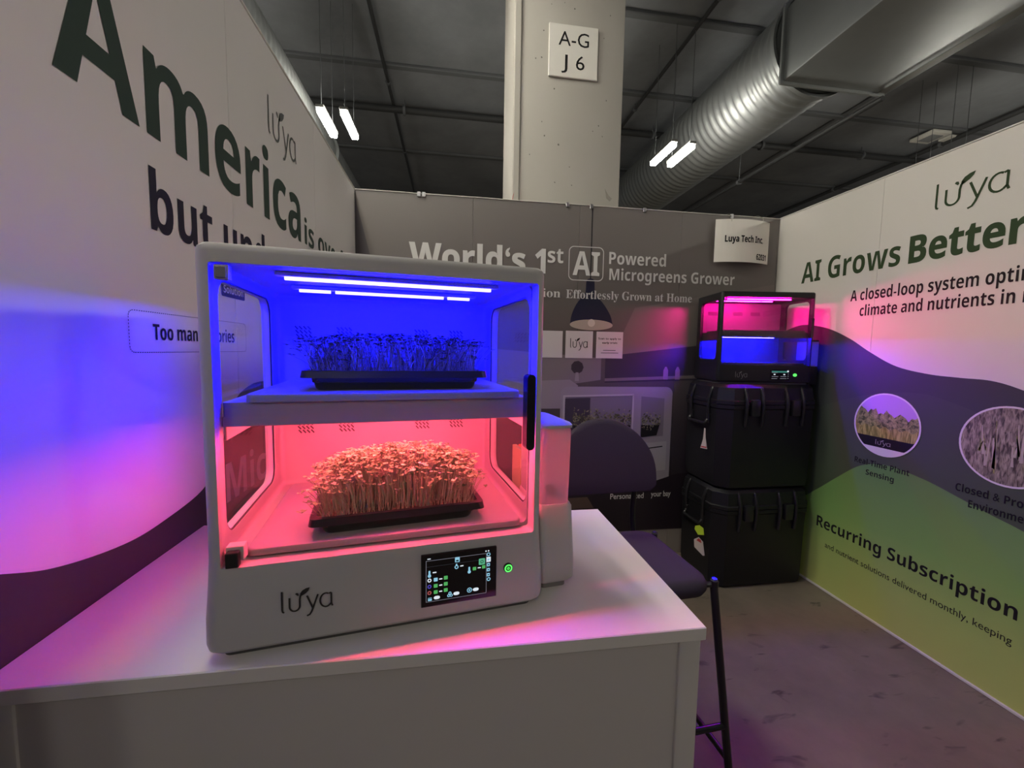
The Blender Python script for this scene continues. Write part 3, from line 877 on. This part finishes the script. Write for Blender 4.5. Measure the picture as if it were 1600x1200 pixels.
def vent(parent, u, w, v, m, n=4):
    V = []; F = []
    for i in range(n):
        for j in range(3):
            a = u - .016 + i * .0082 + j * .0012; z = w + .011 - j * .0085; b = len(V)
            dx, dz = .0058, -.0066; nx, nz = .0010, .0009
            q = [(a - nx, z - nz), (a + dx - nx, z + dz - nz), (a + dx + nx, z + dz + nz), (a + nx, z + nz)]
            V += [(x, v, zz) for x, zz in q] + [(x, v - .0015, zz) for x, zz in q]
            F += [(b, b + 1, b + 2, b + 3), (b + 7, b + 6, b + 5, b + 4)] + [(b + k, b + 4 + k, b + 4 + (k + 1) % 4, b + (k + 1) % 4) for k in range(4)]
    return mesh_obj('vent_slots', V, F, m, parent)


def grower(name, label, loc, rz, u0, u1, H, D, body, top_col, low_col, flare, wbot, ceil_w, shelf_w, win_r=.03):
    g = thing(name, label, 'plant grower', loc, rz)
    def rr(e, w, r): return [(x, y, w) for x, y in rrect(u0 - e, u1 + e, -e * .5, D + e * .5, r, 6)]
    body_bm = loft([rr(flare - .010, .012, .018), rr(flare - .002, .017, .02), rr(flare, .026, .02), rr(flare * .9, .06, .02), rr(flare * .35, .105, .02), rr(0, wbot + .01, .02), rr(0, H - .010, .02), rr(-.002, H - .004, .018), rr(-.008, H, .014)])
    th = .017
    inner = box_bm(u0 + th, u1 - th, .012, D - .022, wbot + .005, ceil_w, .010, 3)
    front = upright_bm(u0 + th + .002, u1 - th + .002, -.06, .03, wbot, ceil_w - .002, .004, 'y', 3)
    win = upright_bm(u0 - .1, u1 + .1, .035, D - .066, wbot + .03, ceil_w - .016, win_r, 'x', 6)
    me = boolean_cut(body_bm, [inner, front, win])
    me.materials.clear(); me.materials.append(body); me.materials.append(inner_dim if body is plastic_white else body); me.name = 'housing'
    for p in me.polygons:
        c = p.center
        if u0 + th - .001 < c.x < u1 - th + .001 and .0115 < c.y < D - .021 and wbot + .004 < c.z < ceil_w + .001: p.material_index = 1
    me.polygons.foreach_set('use_smooth', [True] * len(me.polygons)); me.set_sharp_from_angle(angle=R(32))
    new_obj('housing', me, g)
    bm_obj('foot', plate_bm(u0 + .012, u1 - .012, .014, D - .014, 0, .0135, .012), mat('rubber_foot', (.10, .095, .09) if body is plastic_white else (.01, .01, .01), .7), g, angle=40)
    # glass
    for s, a in ((-1, u0 + .006), (1, u1 - .009)):
        bm_obj('side_window', upright_bm(a, a + .003, .030, D - .061, wbot + .025, ceil_w - .011, win_r, 'x', 6), glass, g)
        # dark gasket round each window
        oo = rrect(.035, D - .066, wbot + .03, ceil_w - .016, win_r, 6); ii = rrect(.0375, D - .0685, wbot + .0325, ceil_w - .0185, win_r - .0025, 6)
        xx = u0 + th - .003 if s < 0 else u1 - th + .001
        bm = loft([[(xx, p, q) for p, q in oo], [(xx, p, q) for p, q in ii], [(xx + .002, p, q) for p, q in ii], [(xx + .002, p, q) for p, q in oo]], cap=False)
        bm_obj('gasket', bm, plastic_dark, g)
    dr = bm_obj('door', upright_bm(u0 + th + .003, u1 - th + .001, .003, .007, wbot + .001, ceil_w - .003, .003, 'y', 3), glass, g)
    # shelf and plates
    inn = inner_dim if body is plastic_white else body
    sh = bm_obj('shelf', plate_bm(u0 + th + .001, u1 - th - .001, .030, D - .024, shelf_w - .032, shelf_w - .012, .006, 4), inn, g, angle=40)
    for a in (u0 + th + .001, u1 - th - .004):
        box('skirt', (a, a + .003), (.036, D - .03), (shelf_w - .066, shelf_w - .031), inn, sh, .0008, 1)  # side skirts added to cut the pink light off the upper wall
    box('skirt', (u0 + th + .001, u1 - th - .001), (.030, .036), (shelf_w - .046, shelf_w - .031), inn, sh, .001, 1)
    bm_obj('shelf_plate', plate_bm(u0 + .046, u1 - .033, .026, D - .05, shelf_w - .012, shelf_w, .012, 5, .003), inn, g, angle=35)
    bm_obj('floor_plate', plate_bm(u0 + .043, u1 - .030, .020, D - .05, wbot + .005, wbot + .015, .012, 5, .003), inn, g, angle=35)
    return g, dr


yaw1 = R(8.76)
G0 = (-.337, .576, CT)
DEP = .372
g1, door1 = grower('microgreens_grower', 'large white two-chamber microgreens grower glowing blue above and pink below on the counter', G0, yaw1,
                   .011, .494, .566, DEP, plastic_white, BLUE, PINK, .006, .133, .543, .368)


def gl(u, v, w, base=G0, yaw=yaw1):
    return (base[0] + u * math.cos(yaw) - v * math.sin(yaw), base[1] + u * math.sin(yaw) + v * math.cos(yaw), base[2] + w)


led_bar(g1, .105, .415, .060, .5365, BLUE, BLUE_L, name='blue_led_bar')
led_bar(g1, .100, .405, .195, .5365, BLUE, BLUE_L, gaps=(.155, .358), name='blue_led_bar')
led_bar(g1, .08, .43, .047, .3295, PINK, PINK_L * 1.35, name='pink_led_bar')
led_bar(g1, .08, .43, .205, .3295, PINK, PINK_L * .75, name='pink_led_bar')
vm = mat('vent_shadow', (.05, .045, .045), .7)
for u in (.078, .160, .325, .405):
    vent(g1, u, .468, DEP - .0222, vm); vent(g1, u, .262, DEP - .0222, vm)
hd = bm_obj('handle', upright_bm(.4575, .4715, -.016, .004, .276, .397, .0069, 'y', 6), mat('handle_black', (.012, .010, .016), .22, spec=.5), door1, angle=40)
hd.data.materials[0] = MATS['handle_black']
hm = mat('hinge_plastic', (.40, .39, .42), .4)
box('hinge', (.036, .053), (-.001, .012), (.519, .538), hm, door1, .0015, 2)
box('hinge_cap', (.038, .051), (-.003, .0), (.521, .536), mat('hinge_cap_grey', (.22, .21, .24), .4), door1, .001, 1)
box('hinge', (.036, .0515), (-.002, .010), (.1335, .155), plastic_dark, door1, .001, 1)
box('hinge_seat', (.034, .056), (.008, .024), (.139, .160), plastic_white, g1, .001, 1)

# front panel: word mark, touch screen, power button
ff = lambda off: (lambda s, z: (s, -.0035 - off, z))
logo('logo', lambda s, z: (s, -.0038, z), .102, .170, .061, .031, mat('logo_print_grey', (.035, .034, .033), .5), g1)


def touch_screen(parent, a, b, c, d, v, full=True):
    scn = box('touch_screen', (a, b), (v - .0015, v + .004), (c, d), mat('screen_glass', (.006, .005, .008), .12, spec=.5), parent, .0008, 1)
    W, Hh = b - a, d - c
    fr_ = lambda s, z: (a + s * W, v - .0019, c + z * Hh)
    fr2 = lambda s, z: (a + s * W, v - .0022, c + z * Hh)
    cy = emit_mat('screen_cyan', (.30, .62, .80), .9); gr = emit_mat('screen_green', (.10, .48, .13), .8); wh = emit_mat('screen_white', (.8, .88, .95), .9)
    dim = emit_mat('screen_line', (.30, .30, .36), .6); dk = emit_mat('screen_dark', (.01, .03, .03), .5)
    bl = emit_mat('screen_blue', (.10, .08, .55), .8); rdm = emit_mat('screen_red', (.45, .10, .10), .8)
    def rc(x, y, w, h, m, r=.008, f=fr_, nm='screen_icon'):
        return mesh_obj(nm, [f(p, q) for p, q in rrect(x - w / 2, x + w / 2, y - h / 2, y + h / 2, min(r, w / 2.01, h / 2.01), 3)], [tuple(range(16))], m, scn)
    def dot(x, y, r, m, r0=None, f=fr_):
        n = 20; k = W / Hh
        if r0 is None:
            return mesh_obj('screen_icon', [f(x + r * math.cos(6.2832 * i / n), y + r * k * math.sin(6.2832 * i / n)) for i in range(n)], [tuple(range(n))], m, scn)
        V_ = [f(x + q * math.cos(6.2832 * i / n), y + q * k * math.sin(6.2832 * i / n)) for q in (r0, r) for i in range(n)]
        return mesh_obj('screen_icon', V_, [(i, (i + 1) % n, n + (i + 1) % n, n + i) for i in range(n)], m, scn)
    if full:
        # frame line
        for x0, x1, y0, y1 in ((.06, .86, .885, .893), (.06, .86, .10, .108), (.06, .066, .10, .893), (.854, .86, .10, .893)):
            poly('screen_line', fr_, [(x0, y0), (x1, y0), (x1, y1), (x0, y1)], dim, scn)
        poly('screen_line', fr_, [(.07, .772), (.85, .772), (.85, .776), (.07, .776)], emit_mat('screen_faint', (.1, .1, .12), .5), scn)
        rc(.10, .925, .045, .016, wh); dot(.85, .935, .010, wh); dot(.885, .935, .010, wh)
        rc(.465, .845, .062, .10, cy); rc(.465, .825, .035, .03, dk, f=fr2)
        dot(.455, .70, .026, cy, .014); rc(.455, .745, .02, .04, cy); rc(.525, .71, .045, .022, wh)
        rc(.795, .74, .085, .125, emit_mat('screen_mint', (.12, .50, .28), .8), .015); dot(.795, .74, .022, dk, .014, fr2)
        for x in (.105, .625): rc(x, .65 - (.03 if x > .5 else 0), .024, .10, cy, .012); dot(x, .60 - (.03 if x > .5 else 0), .022, cy)
        rc(.17, .655, .05, .022, wh); rc(.76, .625, .045, .02, wh); rc(.695, .62, .048, .065, gr); rc(.82, .63, .045, .065, gr)
        for i, (m_, y) in enumerate(((wh, .515), (bl, .395), (rdm, .275))):
            dot(.105, y, .026, m_, .013); rc(.185, y, .05, .07, cy if i == 0 else gr); rc(.25, y, .042, .022, wh); rc(.315, y + .01, .05, .07, gr)
        rc(.20, .165, .08, .065, wh, .03); rc(.455, .185, .08, .065, wh, .03); rc(.715, .205, .08, .065, wh, .03)
        rc(.11, .15, .05, .06, cy); rc(.11, .165, .06, .012, dk, f=fr2)
        for dx, dy in ((-.016, -.02), (.016, -.02), (0, .025)): dot(.37 + dx, .185 + dy, .020, cy, .010)
        dot(.63, .21, .034, cy, .024); dot(.63, .21, .012, cy)
        for i, y in enumerate((.865, .765, .66, .56, .46, .37)):
            if i in (1,): rc(.885, y, .062, .10, wh); rc(.885, y, .03, .04, cy, f=fr2)
            elif i in (0, 5): dot(.885 + .005 * (i == 5), y, .026, cy, .015)
            else: rc(.885, y, .042, .065, cy); rc(.885, y, .02, .025, dk, f=fr2)
    else:
        rc(.47, .80, .80, .16, emit_mat('screen_teal', (.05, .22, .18), .8)); dot(.90, .85, .05, wh)
        for y, w_ in ((.56, .13), (.56, .13)): pass
        for x, y in ((.22, .55), (.72, .55)): rc(x, y, .10, .10, wh, .03)
        for x, y, w_ in ((.25, .35, .34), (.68, .36, .3), (.22, .16, .30), (.68, .17, .34), (.22, .72, .3)): rc(x, y, w_, .05, dim, .02)
        for y in (.2, .4, .6): rc(.92, y, .05, .07, dim)
    return scn


touch_screen(g1, .2945, .4145, .0345, .1185, -.0030)
pb = bm_obj('power_button', loft([[(.4345 + r * math.cos(6.2832 * k / 24), v, .079 + r * math.sin(6.2832 * k / 24)) for k in range(24)] for r, v in ((.0078, .004), (.0078, -.0035), (.0066, -.0050))]), mat('button_dark', (.02, .05, .02), .3), g1, angle=40)
glow = emit_mat('power_green', (.10, .85, .12), 1.6)
def ring_xz(nm, cx, cz, r0, r1, v, m, parent, a0=0, a1=360, n=24):
    full = a1 - a0 >= 360; V = []
    for r in (r0, r1):
        for i in range(n + (0 if full else 1)):
            a = R(a0 + (a1 - a0) * i / n); V.append((cx + r * math.cos(a), v, cz + r * math.sin(a)))
    k = len(V) // 2
    return mesh_obj(nm, V, [(i, (i + 1) % k, k + (i + 1) % k, k + i) for i in range(n)], m, parent)
ring_xz('power_ring', .4345, .079, .0044, .0066, -.0053, glow, pb)
ring_xz('power_symbol', .4345, .079, .0016, .0024, -.0053, glow, pb, 120, 420)
mesh_obj('power_symbol', [(.4341, -.0054, .0785), (.4349, -.0054, .0785), (.4349, -.0054, .0818), (.4341, -.0054, .0818)], [(0, 1, 2, 3)], glow, pb)

# crops inside
lt_rz = yaw1 + R(2.0)
seed_tray('black seed tray of dense pink lit sprouts in the lower chamber', gl(.266, .100, .1482), lt_rz)
rs = random.Random(3)
strays = [(-.125, -.045, 0, -.020, -.004, .012), (-.125, -.02, .004, -.024, -.01, .032), (-.122, -.04, .002, -.018, 0, .022), (.122, -.03, .004, .010, -.006, .042), (.12, .0, .01, .012, 0, .06)]
sprouts('microgreens', 'dense pink lit microgreens with pale stems in the lower chamber tray', gl(.266, .100, .1482 + .024), lt_rz, .238, .112, .046, .094, 1250, 11, .0058, strays=strays, leaf=.0056,
        cols=((.36, .36, .20), (.66, .66, .48), (.045, .13, .03), (.34, .50, .20)), low=.50)
seed_tray('black seed tray of sparse blue lit sprouts in the upper chamber', gl(.266, .125, .3682), yaw1 - R(0.5), .285, .145)
sprouts('microgreens', 'tangled dark blue lit microgreens in the upper chamber tray', gl(.262, .125, .3682 + .024), yaw1 - R(0.5), .262, .112, .030, .064, 950, 23, .0115, dome=.2, leaf=.0056, low=.35,
        cols=((.04, .04, .03), (.45, .45, .55), (.03, .045, .006), (.09, .12, .03)),
        strays=[(.13, 0, 0, .016, .005, .026), (-.128, .0, 0, -.012, 0, .05)])

# water tank standing beside the grower
tk = thing('water_tank', 'frosted water tank on a pale grey base right of the white grower', 'tank', gl(.5085, .045, 0), yaw1)
def tr_(e, w, r=.012): return [(x, y, w) for x, y in rrect(0 - e * .2, .060 + e, -e, .125 + e, r, 5)]
bm_obj('base', loft([tr_(.002, .012), tr_(.008, .020), tr_(.008, .05), tr_(.003, .152), tr_(.0, .158)]), plastic_white, tk, angle=40)
bm_obj('foot', plate_bm(.006, .055, .004, .12, 0, .013, .008), mat('tank_foot', (.22, .21, .20), .6), tk, angle=40)
tank_m = glass_mat('frosted_tank_plastic', (.97, .95, .95), 1.4, .42, (.8, .77, .77))
bm_obj('vessel', loft([tr_(-.002, .158), tr_(-.001, .20), tr_(0, .292), tr_(-.002, .297)]), tank_m, tk, angle=40)
bm_obj('lid', loft([tr_(.001, .297), tr_(.0015, .302), tr_(-.002, .306), tr_(-.014, .310, .008)]), plastic_white, tk, angle=40)
box('float_switch', (.028, .044), (.03, .06), (.166, .176), plastic_dark, tk, .002, 1)
# orange and green leaflets standing behind the tank
for c, lab, x in ((( .75, .22, .04), 'thin upright orange booklet standing behind the water tank', .0), ((.35, .42, .16), 'thin upright olive booklet standing beside the orange one', -.014)):
    p0 = gl(.535 + x, .215, 0)
    bk = box('booklet', (-.005, .005), (-.03, .03), (0, .225), mat('cover_%d' % int(c[0] * 100), c, .5), None, .001, 1)
    bk.location = p0; bk.rotation_euler = (0, 0, yaw1); tag(bk, lab, 'booklet')


# ------------------------------------------------------------------ hard cases and the black grower in the corner
case_m = mat('black_case_shell', (.010, .010, .012), .42, spec=.4, bump=(180, .25, .002))
case_t = mat('case_trim', (.016, .016, .018), .3, spec=.5)


def hard_case(label, loc, rz, W, Dp, H, lid_h):
    t = thing('hard_case', label, 'case', loc, rz)
    ch = .07
    def pl(e, z):     # chamfered plan
        x0, x1, y0, y1 = e, W - e, e, Dp - e; c = ch - e * .4
        return [(x0 + c, y0, z), (x1 - c, y0, z), (x1, y0 + c, z), (x1, y1 - c, z), (x1 - c, y1, z), (x0 + c, y1, z), (x0, y1 - c, z), (x0, y0 + c, z)]
    zl = H - lid_h
    bm = loft([pl(.035, 0), pl(.018, .015), pl(.012, .06), pl(.006, zl - .03), pl(.0, zl - .022), pl(0, zl)])
    bmesh.ops.bevel(bm, geom=[e for e in bm.edges if e.calc_face_angle(0) > .3], offset=.006, segments=2, affect='EDGES')
    bm_obj('tub', bm, case_m, t, angle=35)
    bm = loft([pl(0, zl + .004), pl(0, zl + .024), pl(.006, zl + .03), pl(.016, H - .02), pl(.035, H)])
    bmesh.ops.bevel(bm, geom=[e for e in bm.edges if e.calc_face_angle(0) > .3], offset=.006, segments=2, affect='EDGES')
    bm_obj('lid', bm, case_m, t, angle=35)
    fx = [W * .22, W * .38, W * .62, W * .78]
    for x in fx:      # raised ribs over lid and tub, front
        tube('rib', fillet([(x, .055, H - .013), (x, .020, H - .022), (x, -.004, zl + .03), (x, -.006, zl - .03), (x, .003, zl - .13)], .02), .011, case_t, t, 8)
    for x in (W * .30, W * .70):
        box('latch', (x - .028, x + .028), (-.018, .006), (zl - .065, zl + .035), case_t, t, .005, 2)
    for y in (Dp * .3, Dp * .7):
        tube('rib', fillet([(.055, y, H - .013), (.020, y, H - .022), (-.004, y, zl + .03), (-.006, y, zl - .03), (.003, y, zl - .13)], .02), .011, case_t, t, 8)
    # left end handle
    yc = Dp * .5
    tube('handle', fillet([(.0, yc - .09, zl - .10), (-.022, yc - .09, zl - .13), (-.022, yc + .09, zl - .13), (0, yc + .09, zl - .10)], .02), .010, case_t, t, 8)
    box('handle_mount', (-.008, .012), (yc - .105, yc - .075), (zl - .12, zl - .07), case_t, t, .003, 1)
    box('handle_mount', (-.008, .012), (yc + .075, yc + .105), (zl - .12, zl - .07), case_t, t, .003, 1)
    box('lid_gasket', (.006, W - .006), (.075, Dp - .075), (zl, zl + .004), case_t, t)
    return t


CX, CYY = 1.612, 2.225
hc1 = hard_case('black ribbed hard case on the floor carrying another case', (CX, CYY, 0), 0, .690, .465, .630, .125)
hc2 = hard_case('black ribbed hard case stacked on top with the small grower on its lid', (CX + .004, CYY + .004, .632), 0, .690, .465, .655, .125)
tagm = mat('paper_tag', (.62, .55, .52), .6)
def hang_tag(label, loc, rz, pts, m, band_m=None):
    t = thing('luggage_tag', label, 'tag', loc, rz)
    V = [(x, 0, z) for x, z in pts] + [(x, .003, z) for x, z in pts]; n = len(pts)
    mesh_obj('card', V, [tuple(range(n)), tuple(reversed(range(n, 2 * n)))] + [(i, n + i, n + (i + 1) % n, (i + 1) % n) for i in range(n)], m, t)
    return t
ang = R(-30)
t1 = hang_tag('pale narrow paper tag hanging on the upper hard case', (1.590, 2.362, .87), R(-62), [(-.022, 0), (.022, 0), (.008, .07), (.004, .13), (-.004, .13), (-.008, .06)], tagm)
mesh_obj('red_print', [(-.018, -.001, .006), (.018, -.001, .006), (.017, -.001, .014), (-.017, -.001, .014)], [(0, 1, 2, 3)], mat('tag_red', (.5, .05, .05), .6), t1)
t2 = hang_tag('bright lime sticker tag on the lower hard case', (1.588, 2.362, .30), R(-62), [(-.03, .03), (-.005, 0), (.035, .012), (.028, .055), (0, .065), (-.026, .052)], mat('lime_tag', (.55, .75, .05), .5))
t3 = hang_tag('white and red paper tag hanging below the lime tag', (1.588, 2.362, .175), R(-62), [(.035, 0), (.045, .005), (.03, .09), (.0, .11), (-.03, .085), (-.025, .035)], tagm)
mesh_obj('red_print', [(-.012, -.001, .085), (.022, -.001, .078), (.016, -.001, .098), (.0, -.001, .103)], [(0, 1, 2, 3)], MATS['tag_red'], t3)

yaw2 = R(-9.0)
G2 = (1.633, 2.330, 1.2885)
g2, door2 = grower('compact_grower', 'black two-chamber grower glowing pink and blue on top of the stacked cases', G2, yaw2, .0, .580, .567, .335, plastic_black, PINK, BLUE, .002, .118, .535, .335)
PINK2 = (1.0, .0015, .30)
led_bar(g2, .06, .45, .045, .528, PINK2, 430, name='magenta_led_bar', hm=plastic_black)
led_bar(g2, .03, .40, .150, .528, PINK2, 430, gaps=(.10, .33), name='magenta_led_bar', hm=plastic_black)
led_bar(g2, .06, .45, .055, .2965, BLUE, 750, name='blue_led_bar_low', hm=plastic_black)
led_bar(g2, .06, .45, .190, .2965, BLUE, 750, name='blue_led_bar_low', hm=plastic_black)
hb = bm_obj('handle', upright_bm(.548, .562, -.018, .004, .29, .41, .0069, 'y', 6), MATS['handle_black'], door2, angle=40)
logo('logo', lambda s, z: (s, -.0022, z), .110, .185, .042, .034, mat('logo_pale', (.20, .20, .20), .4), g2)
touch_screen(g2, .325, .445, .026, .092, -.0015, full=False)
bm_obj('power_button', loft([[(.478 + r * math.cos(6.2832 * k / 20), v, .060 + r * .8 * math.sin(6.2832 * k / 20)) for k in range(20)] for r, v in ((.012, .004), (.012, -.003), (.010, -.0045))]), glow, g2)
box('added_back_plate', (.02, .56), (.335 - .0265, .335 - .0225), (.13, .53), mat('added_plate_grey', (.07, .07, .075), .45), g2)  # added plate, paler than the black interior, to pick up the LED light
for u in (.08, .25, .37):
    vent(g2, u, .46, .335 - .0267, mat('vent_black', (.004, .004, .004), .8), 8)
tk2 = thing('water_tank', 'small tank lit blue beside the black grower', 'tank', (G2[0] + .586 * math.cos(yaw2) - .05 * math.sin(yaw2), G2[1] + .586 * math.sin(yaw2) + .05 * math.cos(yaw2), G2[2]), yaw2)
bm_obj('base', loft([[(x, y, z) for x, y in rrect(0 - e, .070 + e, -e, .12 + e, .012, 5)] for e, z in ((-.002, 0), (0, .01), (0, .11), (-.003, .114))]), plastic_black, tk2, angle=40)
bm_obj('vessel', loft([[(x, y, z) for x, y in rrect(.001, .069, .001, .119, .012, 5)] for z in (.114, .27)]), tank_m, tk2, angle=40)
bm_obj('lid', plate_bm(0, .07, 0, .12, .27, .28, .012, 5, .003), plastic_black, tk2, angle=40)


# ------------------------------------------------------------------ bar stool behind the counter
fab = mat('charcoal_upholstery', (.055, .045, .055), .85, spec=.2, bump=(400, .3, .001))
leg_m = mat('black_steel_tube', (.012, .011, .013), .3, spec=.5)
st = thing('bar_stool', 'dark upholstered bar stool with rounded back and black steel legs beside the counter', 'stool', (.605, 1.315, 0), R(4))
def cush(hw, y0, y1, z0, z1, r=.06):
    def rr(e, z): return [(x, y, z) for x, y in rrect(-hw + e, hw - e, y0 + e, y1 - e, r, 8)]
    return loft([rr(.02, z0), rr(.006, z0 + .008), rr(0, z0 + .022), rr(0, z1 - .026), rr(.006, z1 - .010), rr(.022, z1 - .002), rr(.06, z1)])
bm_obj('seat', cush(.205, -.205, .195, .700, .762), fab, st, angle=60)
# D-shaped backrest, slightly dished
outl = []
for i in range(33):
    a = math.pi * i / 32; outl.append((.208 * math.cos(a), .985 + .222 * math.sin(a) ** .9))
outl += [(-.208, .952), (-.185, .926), (.185, .926), (.208, .952)]
def by(x, z): return .205 - .05 * (x / .2) ** 2 + (z - .9) * .10
def ins(p, e):
    cx, cz = 0, 1.0; k = 1 - e / .2; return (cx + (p[0] - cx) * k, cz + (p[1] - cz) * k)
rings = []
for e, dy in ((.02, -.022), (.004, -.014), (0, 0), (.004, .014), (.02, .022)):
    rings.append([(x, by(x, z) + dy, z) for x, z in (ins(p, e) for p in outl)])
bm = loft(rings)
bm_obj('backrest', bm, fab, st, angle=50)
for s in (-1, 1):
    tube('back_post', fillet([(s * .15, .12, .69), (s * .155, .215, .70), (s * .155, .235, .80), (s * .155, .222, .95)], .05), .011, leg_m, st)
legs = {}
for sx_ in (-1, 1):
    for sy_ in (-1, 1):
        tp = Vector((sx_ * .225, sy_ * .175 + .0, .742)); bt = Vector((sx_ * .300, sy_ * .215, .0))
        lg = tube('leg', [tp, tp + Vector((0, 0, -.03)), bt + Vector((0, 0, .02)), bt], .0125, leg_m, st)
        tube('seat_bracket', [(sx_ * .16, sy_ * .15, .715), tp + Vector((-sx_ * .01, 0, -.012))], .009, leg_m, lg, 8)
        tube('cap', [tp, tp + Vector((0, 0, .006))], .0125, mat('glossy_cap', (.05, .045, .06), .12, spec=.6), lg, 12, radii=[.0125, .008])
        legs[(sx_, sy_)] = (tp, bt)
def on_leg(k, z):
    a, b = legs[k]; t = (a.z - z) / (a.z - b.z); return a.lerp(b, t)
for z, ks in ((.255, ((-1, -1), (1, -1))), (.20, ((-1, 1), (1, 1))), (.14, ((1, -1), (1, 1))), (.14, ((-1, -1), (-1, 1)))):
    tube('foot_rail', [on_leg(ks[0], z), on_leg(ks[1], z)], .0105, leg_m, st)
